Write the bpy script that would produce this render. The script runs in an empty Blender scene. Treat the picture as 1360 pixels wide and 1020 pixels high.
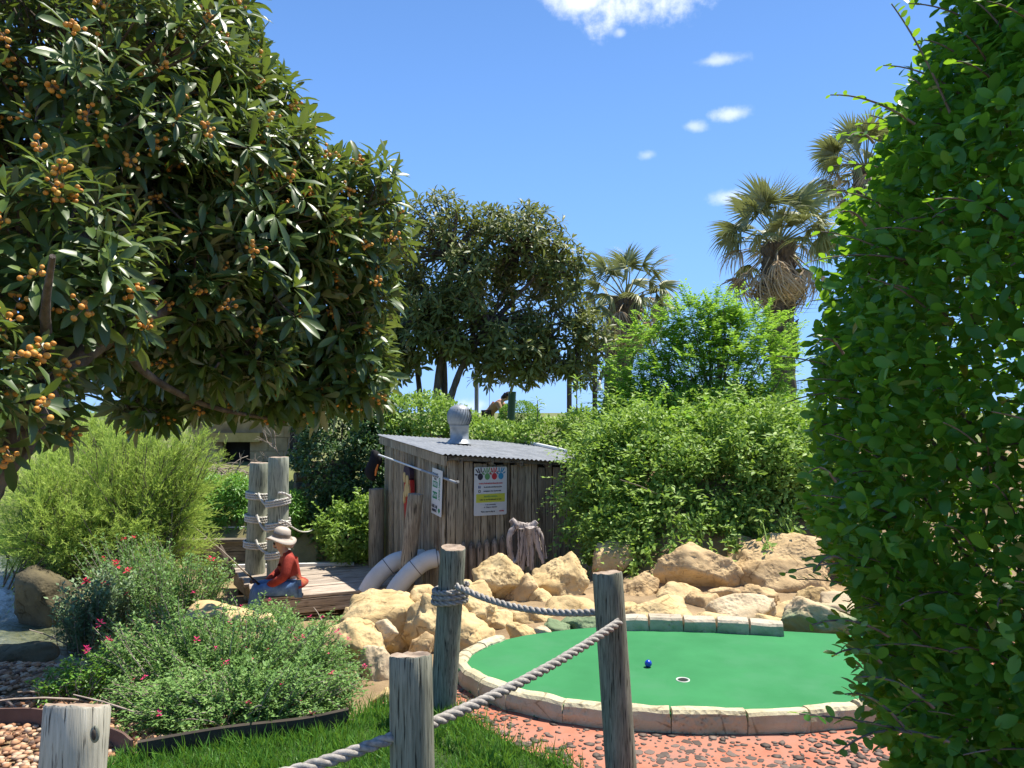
import bpy, math, random
import numpy as np
from mathutils import Vector, Matrix, Euler, noise as mnoise

R = np.random.default_rng(7)
random.seed(7)
SC = bpy.context.scene
COL = SC.collection

# ------------------------------------------------------------------ camera, sky, sun, exposure
FPX = 1022.0                      # focal length in photo pixels (1360 wide)
PITCH = math.atan(31 / FPX)
CAMZ = 1.55
cam = bpy.data.cameras.new('camera')
cam.lens = 36 * FPX / 1360; cam.sensor_width = 36; cam.clip_end = 3000; cam.clip_start = 0.05
camo = bpy.data.objects.new('camera', cam); COL.objects.link(camo)
camo.location = (0, 0, CAMZ); camo.rotation_euler = (math.pi / 2 + PITCH, 0, 0)
SC.camera = camo

def ray(px, py):
    u, v = (px - 680) / FPX, (510 - py) / FPX
    return np.array([u, math.cos(PITCH) - v * math.sin(PITCH), math.sin(PITCH) + v * math.cos(PITCH)])
def P(px, py, d):
    r = ray(px, py); r = r * (d / r[1]); r[2] += CAMZ
    return r
def G(px, py, z=0.0):
    r = ray(px, py); k = (z - CAMZ) / r[2]; r = r * k; r[2] += CAMZ
    return r

SUN_EL, SUN_AZ = math.radians(67), math.radians(57)      # azimuth clockwise from +Y
sdir = Vector((math.sin(SUN_AZ) * math.cos(SUN_EL), math.cos(SUN_AZ) * math.cos(SUN_EL), math.sin(SUN_EL)))
sun = bpy.data.lights.new('sun', 'SUN'); sun.energy = 5.0; sun.angle = math.radians(0.53); sun.color = (1, 0.94, 0.84)
suno = bpy.data.objects.new('sun', sun); COL.objects.link(suno)
suno.rotation_euler = sdir.to_track_quat('Z', 'Y').to_euler(); suno.location = (5, 8, 20)
SC.view_settings.view_transform = 'Standard'; SC.view_settings.look = 'None'
SC.view_settings.exposure = 0.85; SC.view_settings.gamma = 1.0; SC.view_settings.use_curve_mapping = False

W = bpy.data.worlds.new('World'); SC.world = W; W.use_nodes = True
nt = W.node_tree; nt.nodes.clear()
def wn(t, **k):
    n = nt.nodes.new(t)
    for a, b in k.items(): setattr(n, a, b)
    return n
sky = wn('ShaderNodeTexSky', sky_type='NISHITA', sun_disc=False, sun_elevation=SUN_EL, sun_rotation=SUN_AZ,
         altitude=200, air_density=1.0, dust_density=0.2, ozone_density=3.0)
hsv = wn('ShaderNodeHueSaturation'); hsv.inputs['Saturation'].default_value = 1.12; hsv.inputs['Value'].default_value = 1.0
nt.links.new(sky.outputs[0], hsv.inputs['Color'])
geo = wn('ShaderNodeTexCoord')
nz = wn('ShaderNodeTexNoise'); nz.inputs['Scale'].default_value = 16; nz.inputs['Detail'].default_value = 9; nz.inputs['Roughness'].default_value = 0.62
nt.links.new(geo.outputs['Generated'], nz.inputs['Vector'])
acc = None
for (cx, cy, hw, hh, st) in ((845, -20, 100, 50, 1.0), (775, -2, 52, 20, .8), (955, 80, 40, 8, .45), (974, 151, 22, 9, .55),
                             (921, 168, 14, 7, .4), (860, 206, 13, 7, .3), (968, 263, 28, 12, .45), (824, 44, 11, 9, .4), (610, 545, 40, 22, .5)):
    c = Vector(ray(cx, cy)).normalized()
    s1 = wn('ShaderNodeVectorMath', operation='SUBTRACT'); s1.inputs[1].default_value = c
    nt.links.new(geo.outputs['Generated'], s1.inputs[0])
    s2 = wn('ShaderNodeVectorMath', operation='MULTIPLY'); s2.inputs[1].default_value = (FPX / hw, FPX / hw, FPX / hh)
    nt.links.new(s1.outputs[0], s2.inputs[0])
    ln = wn('ShaderNodeVectorMath', operation='LENGTH'); nt.links.new(s2.outputs[0], ln.inputs[0])
    ad = wn('ShaderNodeMath', operation='MULTIPLY_ADD'); ad.inputs[1].default_value = 2.9; nt.links.new(nz.outputs['Fac'], ad.inputs[0])
    sb = wn('ShaderNodeMath', operation='MULTIPLY'); sb.inputs[1].default_value = -1; nt.links.new(ln.outputs['Value'], sb.inputs[0])
    nt.links.new(sb.outputs[0], ad.inputs[2])
    mr = wn('ShaderNodeMapRange', interpolation_type='SMOOTHSTEP'); mr.inputs['From Min'].default_value = 0.40; mr.inputs['From Max'].default_value = 1.5
    mr.inputs['To Max'].default_value = st
    nt.links.new(ad.outputs[0], mr.inputs['Value'])
    if acc is None: acc = mr.outputs[0]
    else:
        mx = wn('ShaderNodeMath', operation='MAXIMUM'); nt.links.new(acc, mx.inputs[0]); nt.links.new(mr.outputs[0], mx.inputs[1]); acc = mx.outputs[0]
mixc = wn('ShaderNodeMix', data_type='RGBA'); mixc.inputs[7].default_value = (9.6, 9.9, 10.6, 1)
sep = wn('ShaderNodeSeparateXYZ'); nt.links.new(geo.outputs['Generated'], sep.inputs[0])
hz_ = wn('ShaderNodeMapRange', interpolation_type='SMOOTHSTEP'); hz_.inputs['From Min'].default_value = 0.0; hz_.inputs['From Max'].default_value = 0.75
hz_.inputs['To Min'].default_value = 0.85; hz_.inputs['To Max'].default_value = 0.25; nt.links.new(sep.outputs['Z'], hz_.inputs['Value'])
grad = wn('ShaderNodeValToRGB'); grad.color_ramp.elements[0].position = 0.0; grad.color_ramp.elements[0].color = (2.4, 5.0, 10.2, 1)
grad.color_ramp.elements[1].position = 0.6; grad.color_ramp.elements[1].color = (1.05, 2.75, 7.6, 1); nt.links.new(sep.outputs['Z'], grad.inputs[0])
skm = wn('ShaderNodeMix', data_type='RGBA'); nt.links.new(hz_.outputs[0], skm.inputs[0]); nt.links.new(hsv.outputs[0], skm.inputs[6]); nt.links.new(grad.outputs[0], skm.inputs[7])
nt.links.new(acc, mixc.inputs[0]); nt.links.new(skm.outputs[2], mixc.inputs[6])
bg = wn('ShaderNodeBackground'); bg.inputs['Strength'].default_value = 0.082
nt.links.new(mixc.outputs[2], bg.inputs['Color'])
out = wn('ShaderNodeOutputWorld'); nt.links.new(bg.outputs[0], out.inputs['Surface'])

# ------------------------------------------------------------------ object helpers
WM = {}
def obj(name, me, parent=None, m=None):
    """link a mesh as one object; m is its WORLD matrix"""
    o = bpy.data.objects.new(name, me); COL.objects.link(o)
    m = Matrix.Identity(4) if m is None else m
    if parent is not None:
        o.parent = parent
        o.matrix_parent_inverse = WM[parent.name].inverted()
    o.matrix_basis = m
    WM[o.name] = m
    return o
def thing(name, label, cat, loc=(0, 0, 0), group=None):
    o = bpy.data.objects.new(name, None); COL.objects.link(o)
    o.empty_display_size = 0.1
    o.location = loc; WM[o.name] = Matrix.Translation(Vector(loc))
    return tag(o, label, cat, group)
def tag(o, label, cat, group=None):
    o['label'] = label; o['category'] = cat
    if group: o['group'] = group
    return o
def structure(o): o['kind'] = 'structure'; return o
def stuff(o): o['kind'] = 'stuff'; return o

class MB:
    """collects vertices, faces, material slots and a per-vertex 'var' value; build() makes ONE mesh"""
    def __init__(s): s.v = []; s.f = []; s.m = []; s.a = []; s.n = 0; s.sm = []
    def add(s, V, F, mi=0, var=0.5, smooth=False):
        V = np.asarray(V, float).reshape(-1, 3)
        if isinstance(F, np.ndarray): Fs = [F]
        else:
            d = {}
            for f in F: d.setdefault(len(f), []).append(f)
            Fs = [np.array(x) for x in d.values()]
        for a in Fs:
            s.f.append(a + s.n); s.m.append(np.full(len(a), mi)); s.sm.append(np.full(len(a), smooth))
        s.v.append(V); s.a.append(np.broadcast_to(np.asarray(var, float), (len(V),)).copy())
        s.n += len(V)
        return s
    def mesh(s, name, mats):
        me = bpy.data.meshes.new(name)
        V = np.concatenate(s.v)
        me.vertices.add(len(V)); me.vertices.foreach_set('co', V.astype(np.float32).ravel())
        loops = np.concatenate([f.ravel() for f in s.f]); tot = np.concatenate([np.full(len(f), f.shape[1]) for f in s.f])
        me.loops.add(len(loops)); me.loops.foreach_set('vertex_index', loops.astype(np.int32))
        me.polygons.add(len(tot)); st = np.concatenate([[0], np.cumsum(tot)[:-1]])
        me.polygons.foreach_set('loop_start', st.astype(np.int32)); me.polygons.foreach_set('loop_total', tot.astype(np.int32))
        me.polygons.foreach_set('material_index', np.concatenate(s.m).astype(np.int32))
        me.polygons.foreach_set('use_smooth', np.concatenate(s.sm).astype(bool))
        at = me.attributes.new('var', 'FLOAT', 'POINT'); at.data.foreach_set('value', np.concatenate(s.a).astype(np.float32))
        for m in (mats if isinstance(mats, (list, tuple)) else [mats]): me.materials.append(m)
        me.update(calc_edges=True); me.validate()
        return me
    def build(s, name, mats, parent=None, m=None): return obj(name, s.mesh(name, mats), parent, m)

def nrm(a):
    a = np.asarray(a, float); return a / np.maximum(np.linalg.norm(a, axis=-1, keepdims=True), 1e-9)
def box(mb, c, sx, sy, sz, rz=0.0, mi=0, var=.5, bev=0.0, M3=None):
    """box centred on c with sides sx, sy, sz (bevelled by chamfer when bev)"""
    if bev <= 0:
        V = np.array([[x, y, z] for x in (-.5, .5) for y in (-.5, .5) for z in (-.5, .5)]) * (sx, sy, sz)
        F = [(0, 1, 3, 2), (4, 6, 7, 5), (0, 4, 5, 1), (2, 3, 7, 6), (0, 2, 6, 4), (1, 5, 7, 3)]
    else:
        h = np.array([sx, sy, sz]) / 2; V = []; idx = {}
        for x in (-1, 1):
            for y in (-1, 1):
                for z in (-1, 1):
                    for ax in range(3):
                        p = h * (x, y, z) - np.array([x, y, z]) * bev; p[ax] = h[ax] * (x, y, z)[ax]
                        idx[(x, y, z, ax)] = len(V); V.append(p)
        F = []
        for ax in range(3):
            o = [a for a in range(3) if a != ax]
            for s in (-1, 1):
                q = []
                for (p1, p2) in ((-1, -1), (1, -1), (1, 1), (-1, 1)):
                    t = [0, 0, 0]; t[ax] = s; t[o[0]] = p1; t[o[1]] = p2; q.append(idx[(*t, ax)])
                F.append(q)
            for p1 in (-1, 1):
                for p2 in (-1, 1):
                    t0 = [0, 0, 0]; t1 = [0, 0, 0]; t0[ax] = -1; t1[ax] = 1
                    t0[o[0]] = t1[o[0]] = p1; t0[o[1]] = t1[o[1]] = p2
                    F.append([idx[(*t0, o[0])], idx[(*t1, o[0])], idx[(*t1, o[1])], idx[(*t0, o[1])]])
        for x in (-1, 1):
            for y in (-1, 1):
                for z in (-1, 1): F.append([idx[(x, y, z, a)] for a in range(3)])
        V = np.array(V)
        out = []
        for f in F:
            f = list(f); n = np.cross(V[f[1]] - V[f[0]], V[f[2]] - V[f[0]])
            if np.dot(n, V[f].mean(0)) < 0: f = f[::-1]
            out.append(f)
        F = out
    if M3 is not None: V = V @ np.asarray(M3).T
    elif rz:
        cz, sz_ = math.cos(rz), math.sin(rz); V = V @ np.array([[cz, sz_, 0], [-sz_, cz, 0], [0, 0, 1]])
    mb.add(V + np.asarray(c), F, mi, var)
def frame_along(pts):
    pts = np.asarray(pts, float); t = nrm(np.gradient(pts, axis=0))
    ref = np.array([0, 0, 1.]) if abs(t[0][2]) < .9 else np.array([1., 0, 0])
    u = nrm(np.cross(t[0], ref)); U = []
    for i in range(len(pts)):
        u = nrm(u - t[i] * np.dot(u, t[i])); U.append(u)
    U = np.array(U); return t, U, np.cross(t, U)
def tube(mb, pts, r, k=8, mi=0, var=.5, smooth=True, cap=True, rough=0.0, flute=None):
    pts = np.asarray(pts, float); n = len(pts); r = np.broadcast_to(np.asarray(r, float), (n,))
    t, U, Wv = frame_along(pts)
    a = np.arange(k) * 2 * math.pi / k
    rr = r[:, None] * (np.ones((n, k)) if flute is None else flute[None, :])
    if rough: rr = rr * (1 + R.normal(0, rough, (n, k)))
    V = pts[:, None, :] + rr[..., None] * (np.cos(a)[None, :, None] * U[:, None, :] + np.sin(a)[None, :, None] * Wv[:, None, :])
    i = np.arange(n - 1)[:, None] * k; j = np.arange(k)[None, :]; j2 = (j + 1) % k
    F = np.stack([i + j, i + j2, i + k + j2, i + k + j], -1).reshape(-1, 4)
    mb.add(V, F, mi, var, smooth)
    if cap:
        mb.add(V[-1], [tuple(range(k))], mi, var); mb.add(V[0], [tuple(range(k))[::-1]], mi, var)
def bez(a, b, c, n=8):
    t = np.linspace(0, 1, n)[:, None]; a, b, c = map(np.asarray, (a, b, c))
    return (1 - t) ** 2 * a + 2 * t * (1 - t) * b + t * t * c
def lathe(mb, prof, c, k=24, mi=0, var=.5, smooth=True):
    prof = np.asarray(prof, float); a = np.arange(k) * 2 * math.pi / k
    V = np.stack([prof[:, None, 0] * np.cos(a), prof[:, None, 0] * np.sin(a), np.repeat(prof[:, 1:2], k, 1)], -1) + np.asarray(c)
    n = len(prof); i = np.arange(n - 1)[:, None] * k; j = np.arange(k)[None, :]; j2 = (j + 1) % k
    mb.add(V, np.stack([i + j, i + j2, i + k + j2, i + k + j], -1).reshape(-1, 4), mi, var, smooth)
def prism(mb, poly, z0, z1, mi=0, var=.5):
    """extrude a 2D polygon (counter-clockwise) between two heights"""
    poly = np.asarray(poly, float); n = len(poly)
    V = np.concatenate([np.c_[poly, np.full(n, z0)], np.c_[poly, np.full(n, z1)]])
    F = [tuple(range(n, 2 * n)), tuple(range(n))[::-1]] + [(i, (i + 1) % n, n + (i + 1) % n, n + i) for i in range(n)]
    mb.add(V, F, mi, var)
def fbm(p, o=4): return mnoise.fractal(Vector(p), 1.0, 2.0, o)
def ico(sub=2):
    import bmesh
    bm = bmesh.new(); bmesh.ops.create_icosphere(bm, subdivisions=sub, radius=1)
    V = np.array([v.co[:] for v in bm.verts]); F = np.array([[v.index for v in f.verts] for f in bm.faces]); bm.free()
    return V, F
ICO = {k: ico(k) for k in (1, 2, 3, 4, 5)}

# ------------------------------------------------------------------ materials
MAT = {}
class NB:
    def __init__(s, name):
        s.m = bpy.data.materials.new(name); s.m.use_nodes = True; s.t = s.m.node_tree; s.t.nodes.clear()
        s.o = s.n('ShaderNodeOutputMaterial')
    def n(s, t, **k):
        x = s.t.nodes.new(t)
        for a, b in k.items(): setattr(x, a, b)
        return x
    def l(s, a, b): s.t.links.new(a, b)
    def pos(s, scale=(1, 1, 1), rotz=0.0, rnd=0.0, rotm=None):
        g = s.n('ShaderNodeNewGeometry'); v = g.outputs['Position']
        if rnd:
            oi = s.n('ShaderNodeObjectInfo'); mu = s.n('ShaderNodeMath', operation='MULTIPLY'); mu.inputs[1].default_value = rnd
            s.l(oi.outputs['Random'], mu.inputs[0])
            ad = s.n('ShaderNodeVectorMath', operation='ADD'); s.l(v, ad.inputs[0]); s.l(mu.outputs[0], ad.inputs[1]); v = ad.outputs[0]
        if rotz or rotm:
            m = s.n('ShaderNodeMapping'); m.inputs['Rotation'].default_value = rotm or (0, 0, rotz); s.l(v, m.inputs[0]); v = m.outputs[0]
        m = s.n('ShaderNodeMapping'); m.inputs['Scale'].default_value = scale; s.l(v, m.inputs[0])
        return m.outputs[0]
    def noise(s, v, scale, detail=6, rough=.6, dist=0.0):
        x = s.n('ShaderNodeTexNoise'); x.inputs['Scale'].default_value = scale; x.inputs['Detail'].default_value = detail
        x.inputs['Roughness'].default_value = rough; x.inputs['Distortion'].default_value = dist; s.l(v, x.inputs['Vector']); return x.outputs['Fac']
    def ramp(s, fac, stops):
        x = s.n('ShaderNodeValToRGB'); e = x.color_ramp.elements
        while len(e) < len(stops): e.new(.5)
        for i, (p, c) in enumerate(stops):
            e[i].position = p; e[i].color = (*c, 1) if len(c) == 3 else c
        s.l(fac, x.inputs[0]); return x.outputs[0]
    def mix(s, fac, a, b, mode='MIX'):
        x = s.n('ShaderNodeMix', data_type='RGBA', blend_type=mode)
        for k, v in ((0, fac), (6, a), (7, b)):
            if isinstance(v, (int, float)): x.inputs[k].default_value = v
            elif isinstance(v, tuple): x.inputs[k].default_value = (*v, 1)
            else: s.l(v, x.inputs[k])
        return x.outputs[2]
    def math(s, op, a, b=0.0):
        x = s.n('ShaderNodeMath', operation=op)
        for k, v in ((0, a), (1, b)):
            if isinstance(v, (int, float)): x.inputs[k].default_value = v
            else: s.l(v, x.inputs[k])
        return x.outputs[0]
    def bump(s, h, strength=.3, dist=.01):
        x = s.n('ShaderNodeBump'); x.inputs['Strength'].default_value = strength; x.inputs['Distance'].default_value = dist; s.l(h, x.inputs['Height']); return x.outputs[0]
    def bsdf(s, col, rough=.7, spec=.3, normal=None, metal=0.0):
        x = s.n('ShaderNodeBsdfPrincipled')
        if isinstance(col, tuple): x.inputs['Base Color'].default_value = (*col, 1)
        else: s.l(col, x.inputs['Base Color'])
        if isinstance(rough, (int, float)): x.inputs['Roughness'].default_value = rough
        else: s.l(rough, x.inputs['Roughness'])
        x.inputs['Specular IOR Level'].default_value = spec; x.inputs['Metallic'].default_value = metal
        if normal is not None: s.l(normal, x.inputs['Normal'])
        return x
    def done(s, sh):
        s.l(sh if not hasattr(sh, 'outputs') else sh.outputs[0], s.o.inputs['Surface']); return s.m

def pmat(name, c1, c2, scale=6, stretch=(1, 1, 1), rough=.85, bump=.4, bdist=.01, c3=None, c3scale=1.5, c3amt=(.5, .7), rand=.0, spec=.25, ramp=(.35, .65), rotz=0.0, metal=0.0, rotm=None, bscale=4):
    b = NB(name); v = b.pos(stretch, rotz, 7.0 if rand else 0.0, rotm)
    n = b.noise(v, scale); col = b.ramp(n, [(ramp[0], c1), (ramp[1], c2)])
    if c3 is not None:
        f = b.ramp(b.noise(b.pos(), c3scale, 5), [(c3amt[0], (0, 0, 0)), (c3amt[1], (1, 1, 1))]); col = b.mix(f, col, c3)
    if rand:
        oi = b.n('ShaderNodeObjectInfo'); mr = b.n('ShaderNodeMapRange'); mr.inputs['To Min'].default_value = 1 - rand; mr.inputs['To Max'].default_value = 1 + rand
        b.l(oi.outputs['Random'], mr.inputs['Value']); hs = b.n('ShaderNodeHueSaturation'); b.l(col, hs.inputs['Color']); b.l(mr.outputs[0], hs.inputs['Value']); col = hs.outputs[0]
    h = b.noise(v, scale * bscale, 8, .65)
    MAT[name] = b.done(b.bsdf(col, rough, spec, b.bump(h, bump, bdist), metal)); return MAT[name]

def leafmat(name, dark, mid, light, back=None, trans=(.25, .4, .05), tf=.3, rough=.4, spec=.5, old=None):
    b = NB(name)
    at = b.n('ShaderNodeAttribute'); at.attribute_name = 'var'
    col = b.ramp(at.outputs['Fac'], [(0.0, dark), (.55, mid), (1.0, light)] if old is None else [(0.0, dark), (.5, mid), (.9, light), (.97, light), (1.0, old)])
    g = b.n('ShaderNodeNewGeometry')
    n = b.noise(b.pos(), 30, 3); col = b.mix(b.math('MULTIPLY', n, .35), col, tuple(min(1, x * 1.5) for x in mid))
    if back is not None: col = b.mix(g.outputs['Backfacing'], col, back)
    p = b.bsdf(col, rough, spec)
    t = b.n('ShaderNodeBsdfTranslucent'); t.inputs['Color'].default_value = (*trans, 1)
    x = b.n('ShaderNodeMixShader'); x.inputs[0].default_value = tf; b.l(p.outputs[0], x.inputs[1]); b.l(t.outputs[0], x.inputs[2])
    MAT[name] = b.done(x); return MAT[name]

def wood(name, dark, mid, light, axis='z', rotz=0.0, rand=.18, stain=(.06, .055, .05), stain_amt=(.55, .75), rough=.85, fine=38.):
    sc = {'z': (1, 1, .05), 'x': (.05, 1, 1), 'y': (1, .05, 1)}[axis]
    b = NB(name); v = b.pos(sc, rotz, 9.0)
    n1 = b.noise(v, fine, 6, .7, .3); col = b.ramp(n1, [(.3, dark), (.5, mid), (.72, light)])
    n3 = b.noise(b.pos((1, 1, .35) if axis == 'z' else (1, 1, 1), 0, 5.0), 3.2, 6, .65)
    col = b.mix(b.ramp(n3, [(stain_amt[0], (0, 0, 0)), (stain_amt[1], (1, 1, 1))]), col, stain)
    cr = b.noise(v, fine * 2.2, 4, .5); crk = b.ramp(cr, [(.33, (.10, .10, .10)), (.44, (1, 1, 1))]); col = b.mix(1.0, col, crk, 'MULTIPLY')
    oi = b.n('ShaderNodeObjectInfo'); mr = b.n('ShaderNodeMapRange'); mr.inputs['To Min'].default_value = 1 - rand; mr.inputs['To Max'].default_value = 1 + rand
    b.l(oi.outputs['Random'], mr.inputs['Value']); hs = b.n('ShaderNodeHueSaturation'); b.l(col, hs.inputs['Color']); b.l(mr.outputs[0], hs.inputs['Value'])
    h = b.mix(.5, n1, cr)
    MAT[name] = b.done(b.bsdf(hs.outputs[0], rough, .2, b.bump(h, .6, .006))); return MAT[name]
def flat(name, c, rough=.6, spec=.3, metal=0.0):
    b = NB(name); n = b.noise(b.pos(), 25, 4); col = b.mix(b.math('MULTIPLY', n, .3), c, tuple(x * .75 for x in c))
    MAT[name] = b.done(b.bsdf(col, rough, spec, None, metal)); return MAT[name]

leafmat('loquat_leaf', (.026, .052, .013), (.066, .114, .024), (.25, .34, .06), back=(.22, .24, .13), trans=(.26, .38, .04), tf=.17, rough=.40, spec=.45)
leafmat('far_loquat_leaf', (.048, .066, .018), (.125, .155, .040), (.36, .36, .12), back=(.26, .25, .14), trans=(.28, .34, .05), tf=.2, rough=.48, spec=.3)
leafmat('hedge_leaf', (.022, .085, .014), (.055, .185, .024), (.20, .38, .04), back=(.07, .20, .032), trans=(.36, .66, .03), tf=.34, rough=.36, spec=.34, old=(.42, .30, .06))
leafmat('vine_leaf', (.07, .135, .026), (.20, .32, .055), (.44, .54, .15), back=(.16, .24, .07), trans=(.34, .54, .06), tf=.30, rough=.5, spec=.28)
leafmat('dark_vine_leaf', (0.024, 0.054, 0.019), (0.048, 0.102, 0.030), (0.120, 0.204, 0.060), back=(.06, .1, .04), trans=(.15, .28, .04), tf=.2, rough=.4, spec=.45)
leafmat('lime_leaf', (.11, .23, .025), (.20, .38, .04), (.33, .50, .08), back=(.17, .32, .05), trans=(.40, .66, .06), tf=.38, rough=.45, spec=.3)
leafmat('sage_leaf', (.060, .135, .032), (.135, .255, .062), (.30, .43, .13), back=(.15, .24, .09), trans=(.25, .42, .08), tf=.24, rough=.55, spec=.25)
leafmat('pale_shrub_leaf', (0.084, 0.144, 0.060), (0.156, 0.240, 0.108), (0.264, 0.360, 0.180), back=(.16, .22, .12), trans=(.2, .3, .1), tf=.2, rough=.5, spec=.3)
leafmat('feather_leaf', (.16, .26, .05), (.32, .45, .09), (.56, .62, .18), back=(.30, .42, .10), trans=(.5, .66, .12), tf=.38, rough=.6, spec=.15)
leafmat('young_leaf', (0.072, 0.180, 0.024), (0.132, 0.300, 0.036), (0.240, 0.432, 0.060), back=(.12, .22, .04), trans=(.3, .5, .05), tf=.32, rough=.4, spec=.4)
leafmat('grass_blade', (.035, .11, .015), (.07, .19, .02), (.16, .30, .05), back=(.08, .19, .03), trans=(.22, .42, .04), tf=.3, rough=.5, spec=.3)
leafmat('palm_green', (.10, .125, .04), (.20, .22, .08), (.46, .41, .20), back=(.2, .21, .1), trans=(.3, .34, .1), tf=.2, rough=.45, spec=.35)
leafmat('palm_dry', (.24, .17, .10), (.46, .35, .22), (.68, .57, .40), back=(.36, .28, .18), trans=(.4, .3, .15), tf=.15, rough=.7, spec=.15)
leafmat('petal', (.45, .02, .07), (.62, .03, .14), (.72, .10, .28), trans=(.7, .05, .2), tf=.25, rough=.5, spec=.2)
leafmat('red_petal', (.6, .01, .04), (.7, .02, .07), (.75, .05, .12), trans=(.7, .05, .1), tf=.25, rough=.5, spec=.2)
leafmat('fruit', (.50, .20, .03), (.66, .30, .06), (.60, .42, .09), trans=(.6, .3, .05), tf=.08, rough=.5, spec=.3)

pmat('bark', (.07, .055, .042), (.17, .14, .11), 14, (1, 1, .35), bump=.7, bdist=.02)
pmat('twig', (.10, .08, .06), (.22, .18, .14), 20, bump=.3)
pmat('dead_twig', (.22, .17, .13), (.42, .35, .29), 14, bump=.3)
pmat('palm_bark', (.06, .045, .032), (.20, .15, .10), 10, (1, 1, .6), bump=.8, bdist=.03)
def dirtmat():
    b = NB('dirt'); v = b.pos(); col = b.ramp(b.noise(v, 3, 8), [(.35, (.20, .14, .08)), (.65, (.36, .26, .15))])
    g = b.n('ShaderNodeSeparateXYZ'); b.l(b.n('ShaderNodeNewGeometry').outputs['Position'], g.inputs[0])
    far = b.n('ShaderNodeMapRange'); far.inputs['From Min'].default_value = 10.5; far.inputs['From Max'].default_value = 13; b.l(g.outputs['Y'], far.inputs['Value'])
    lf = b.n('ShaderNodeMapRange'); lf.inputs['From Min'].default_value = -4.5; lf.inputs['From Max'].default_value = -6; b.l(g.outputs['X'], lf.inputs['Value'])
    k = b.math('MAXIMUM', far.outputs[0], lf.outputs[0]); gr = b.ramp(b.noise(v, .7, 6), [(.35, (.075, .12, .03)), (.6, (.15, .17, .06))]); col = b.mix(b.math('MULTIPLY', k, .85), col, gr)
    MAT['dirt'] = b.done(b.bsdf(col, .95, .1, b.bump(b.noise(v, 14, 8, .7), .6, .03)))
dirtmat()
pmat('lawn_soil', (.025, .05, .012), (.05, .085, .02), 6, bump=.5)
def rockmat(name, a, b_, moss=None, dark=(.13, .095, .06)):
    b = NB(name); v = b.pos((1, 1, 1), 0, 6.0)
    col = b.ramp(b.noise(v, 4, 8, .6), [(.3, a), (.65, b_)])
    ck = b.n('ShaderNodeTexVoronoi', feature='DISTANCE_TO_EDGE'); ck.inputs['Scale'].default_value = 5; b.l(b.pos((1, 1, 1.6), .6, 6.0), ck.inputs['Vector'])
    ckm = b.ramp(b.math('ADD', ck.outputs['Distance'], b.math('MULTIPLY', b.math('SUBTRACT', b.noise(v, 8, 5), .42), .30)), [(.0, (.45, .42, .38)), (.035, (1, 1, 1))]); col = b.mix(.8, col, b.mix(1.0, col, ckm, 'MULTIPLY'))
    st = b.ramp(b.noise(v, 9, 9, .72, .6), [(.56, (0, 0, 0)), (.72, (1, 1, 1))]); col = b.mix(b.math('MULTIPLY', st, .55), col, dark)
    pit = b.n('ShaderNodeTexVoronoi'); pit.inputs['Scale'].default_value = 34; b.l(v, pit.inputs['Vector'])
    pr = b.ramp(pit.outputs['Distance'], [(.05, (.55, .55, .55)), (.28, (1, 1, 1))]); pm = b.ramp(b.noise(v, 6, 3), [(.45, (0, 0, 0)), (.6, (1, 1, 1))])
    col = b.mix(pm, col, b.mix(1.0, col, pr, 'MULTIPLY'))
    if moss is not None:
        g = b.n('ShaderNodeSeparateXYZ'); b.l(b.n('ShaderNodeNewGeometry').outputs['Position'], g.inputs[0])
        f = b.math('ADD', g.outputs['Z'], b.math('MULTIPLY', b.noise(b.pos(), 7, 4), .16))
        mr = b.ramp(f, [(moss, (1, 1, 1)), (moss + .06, (0, 0, 0))]); col = b.mix(b.math('MULTIPLY', mr, .8), col, (.10, .20, .10))
    h = b.mix(.5, b.noise(v, 12, 10, .7), b.mix(pm, (1., 1., 1.), pit.outputs['Distance']))
    MAT[name] = b.done(b.bsdf(col, .9, .15, b.bump(h, .75, .03)))
rockmat('limestone', (.45, .315, .145), (.63, .475, .25))
rockmat('limestone_pale', (.46, .35, .21), (.62, .50, .33))
rockmat('limestone_brown', (.42, .285, .14), (.57, .415, .225))
rockmat('limestone_mossy', (.44, .33, .19), (.60, .47, .30), moss=.20)
rockmat('creek_rock', (.075, .065, .04), (.17, .14, .08), dark=(.05, .045, .03))
rockmat('curb_block', (.42, .36, .225), (.56, .50, .335))
rockmat('curb_block_painted', (.38, .32, .235), (.50, .43, .33), moss=.155)

wood('post_wood', (.10, .105, .078), (.195, .20, .15), (.34, .335, .255), rand=.12, stain=(.12, .09, .065), stain_amt=(.60, .8), fine=85.)
wood('pale_post_wood', (.27, .25, .19), (.41, .385, .30), (.52, .49, .39), rand=.1, stain=(.12, .12, .10), stain_amt=(.62, .85), fine=70.)
wood('mooring_wood', (.20, .22, .165), (.33, .35, .27), (.44, .45, .35), rand=.05, stain=(.10, .11, .09), stain_amt=(.62, .8), fine=50)
wood('shed_wood', (.185, .16, .11), (.335, .29, .205), (.48, .43, .32), rand=.25, stain=(.13, .10, .075), stain_amt=(.50, .72))
wood('stake_wood', (.15, .12, .09), (.29, .235, .18), (.42, .35, .27), rand=.28, stain=(.05, .04, .035), stain_amt=(.48, .7))
wood('deck_wood', (.24, .19, .14), (.40, .33, .26), (.54, .47, .39), axis='x', rotz=-math.radians(22), rand=.16, stain=(.17, .13, .10), stain_amt=(.58, .8))
wood('timber_wood', (.10, .085, .06), (.18, .155, .11), (.30, .26, .19), axis='x', rand=.2)
wood('driftwood', (.16, .13, .11), (.34, .29, .26), (.52, .47, .42), rand=.05, stain=(.07, .05, .04), stain_amt=(.58, .75), fine=24)
pmat('cut_end', (.26, .19, .13), (.42, .33, .25), 24, bump=.5, c3=(.12, .09, .07), c3scale=9)
pmat('rope_fibre', (.22, .20, .175), (.42, .39, .345), 70, bump=.5, bdist=.004)
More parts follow.
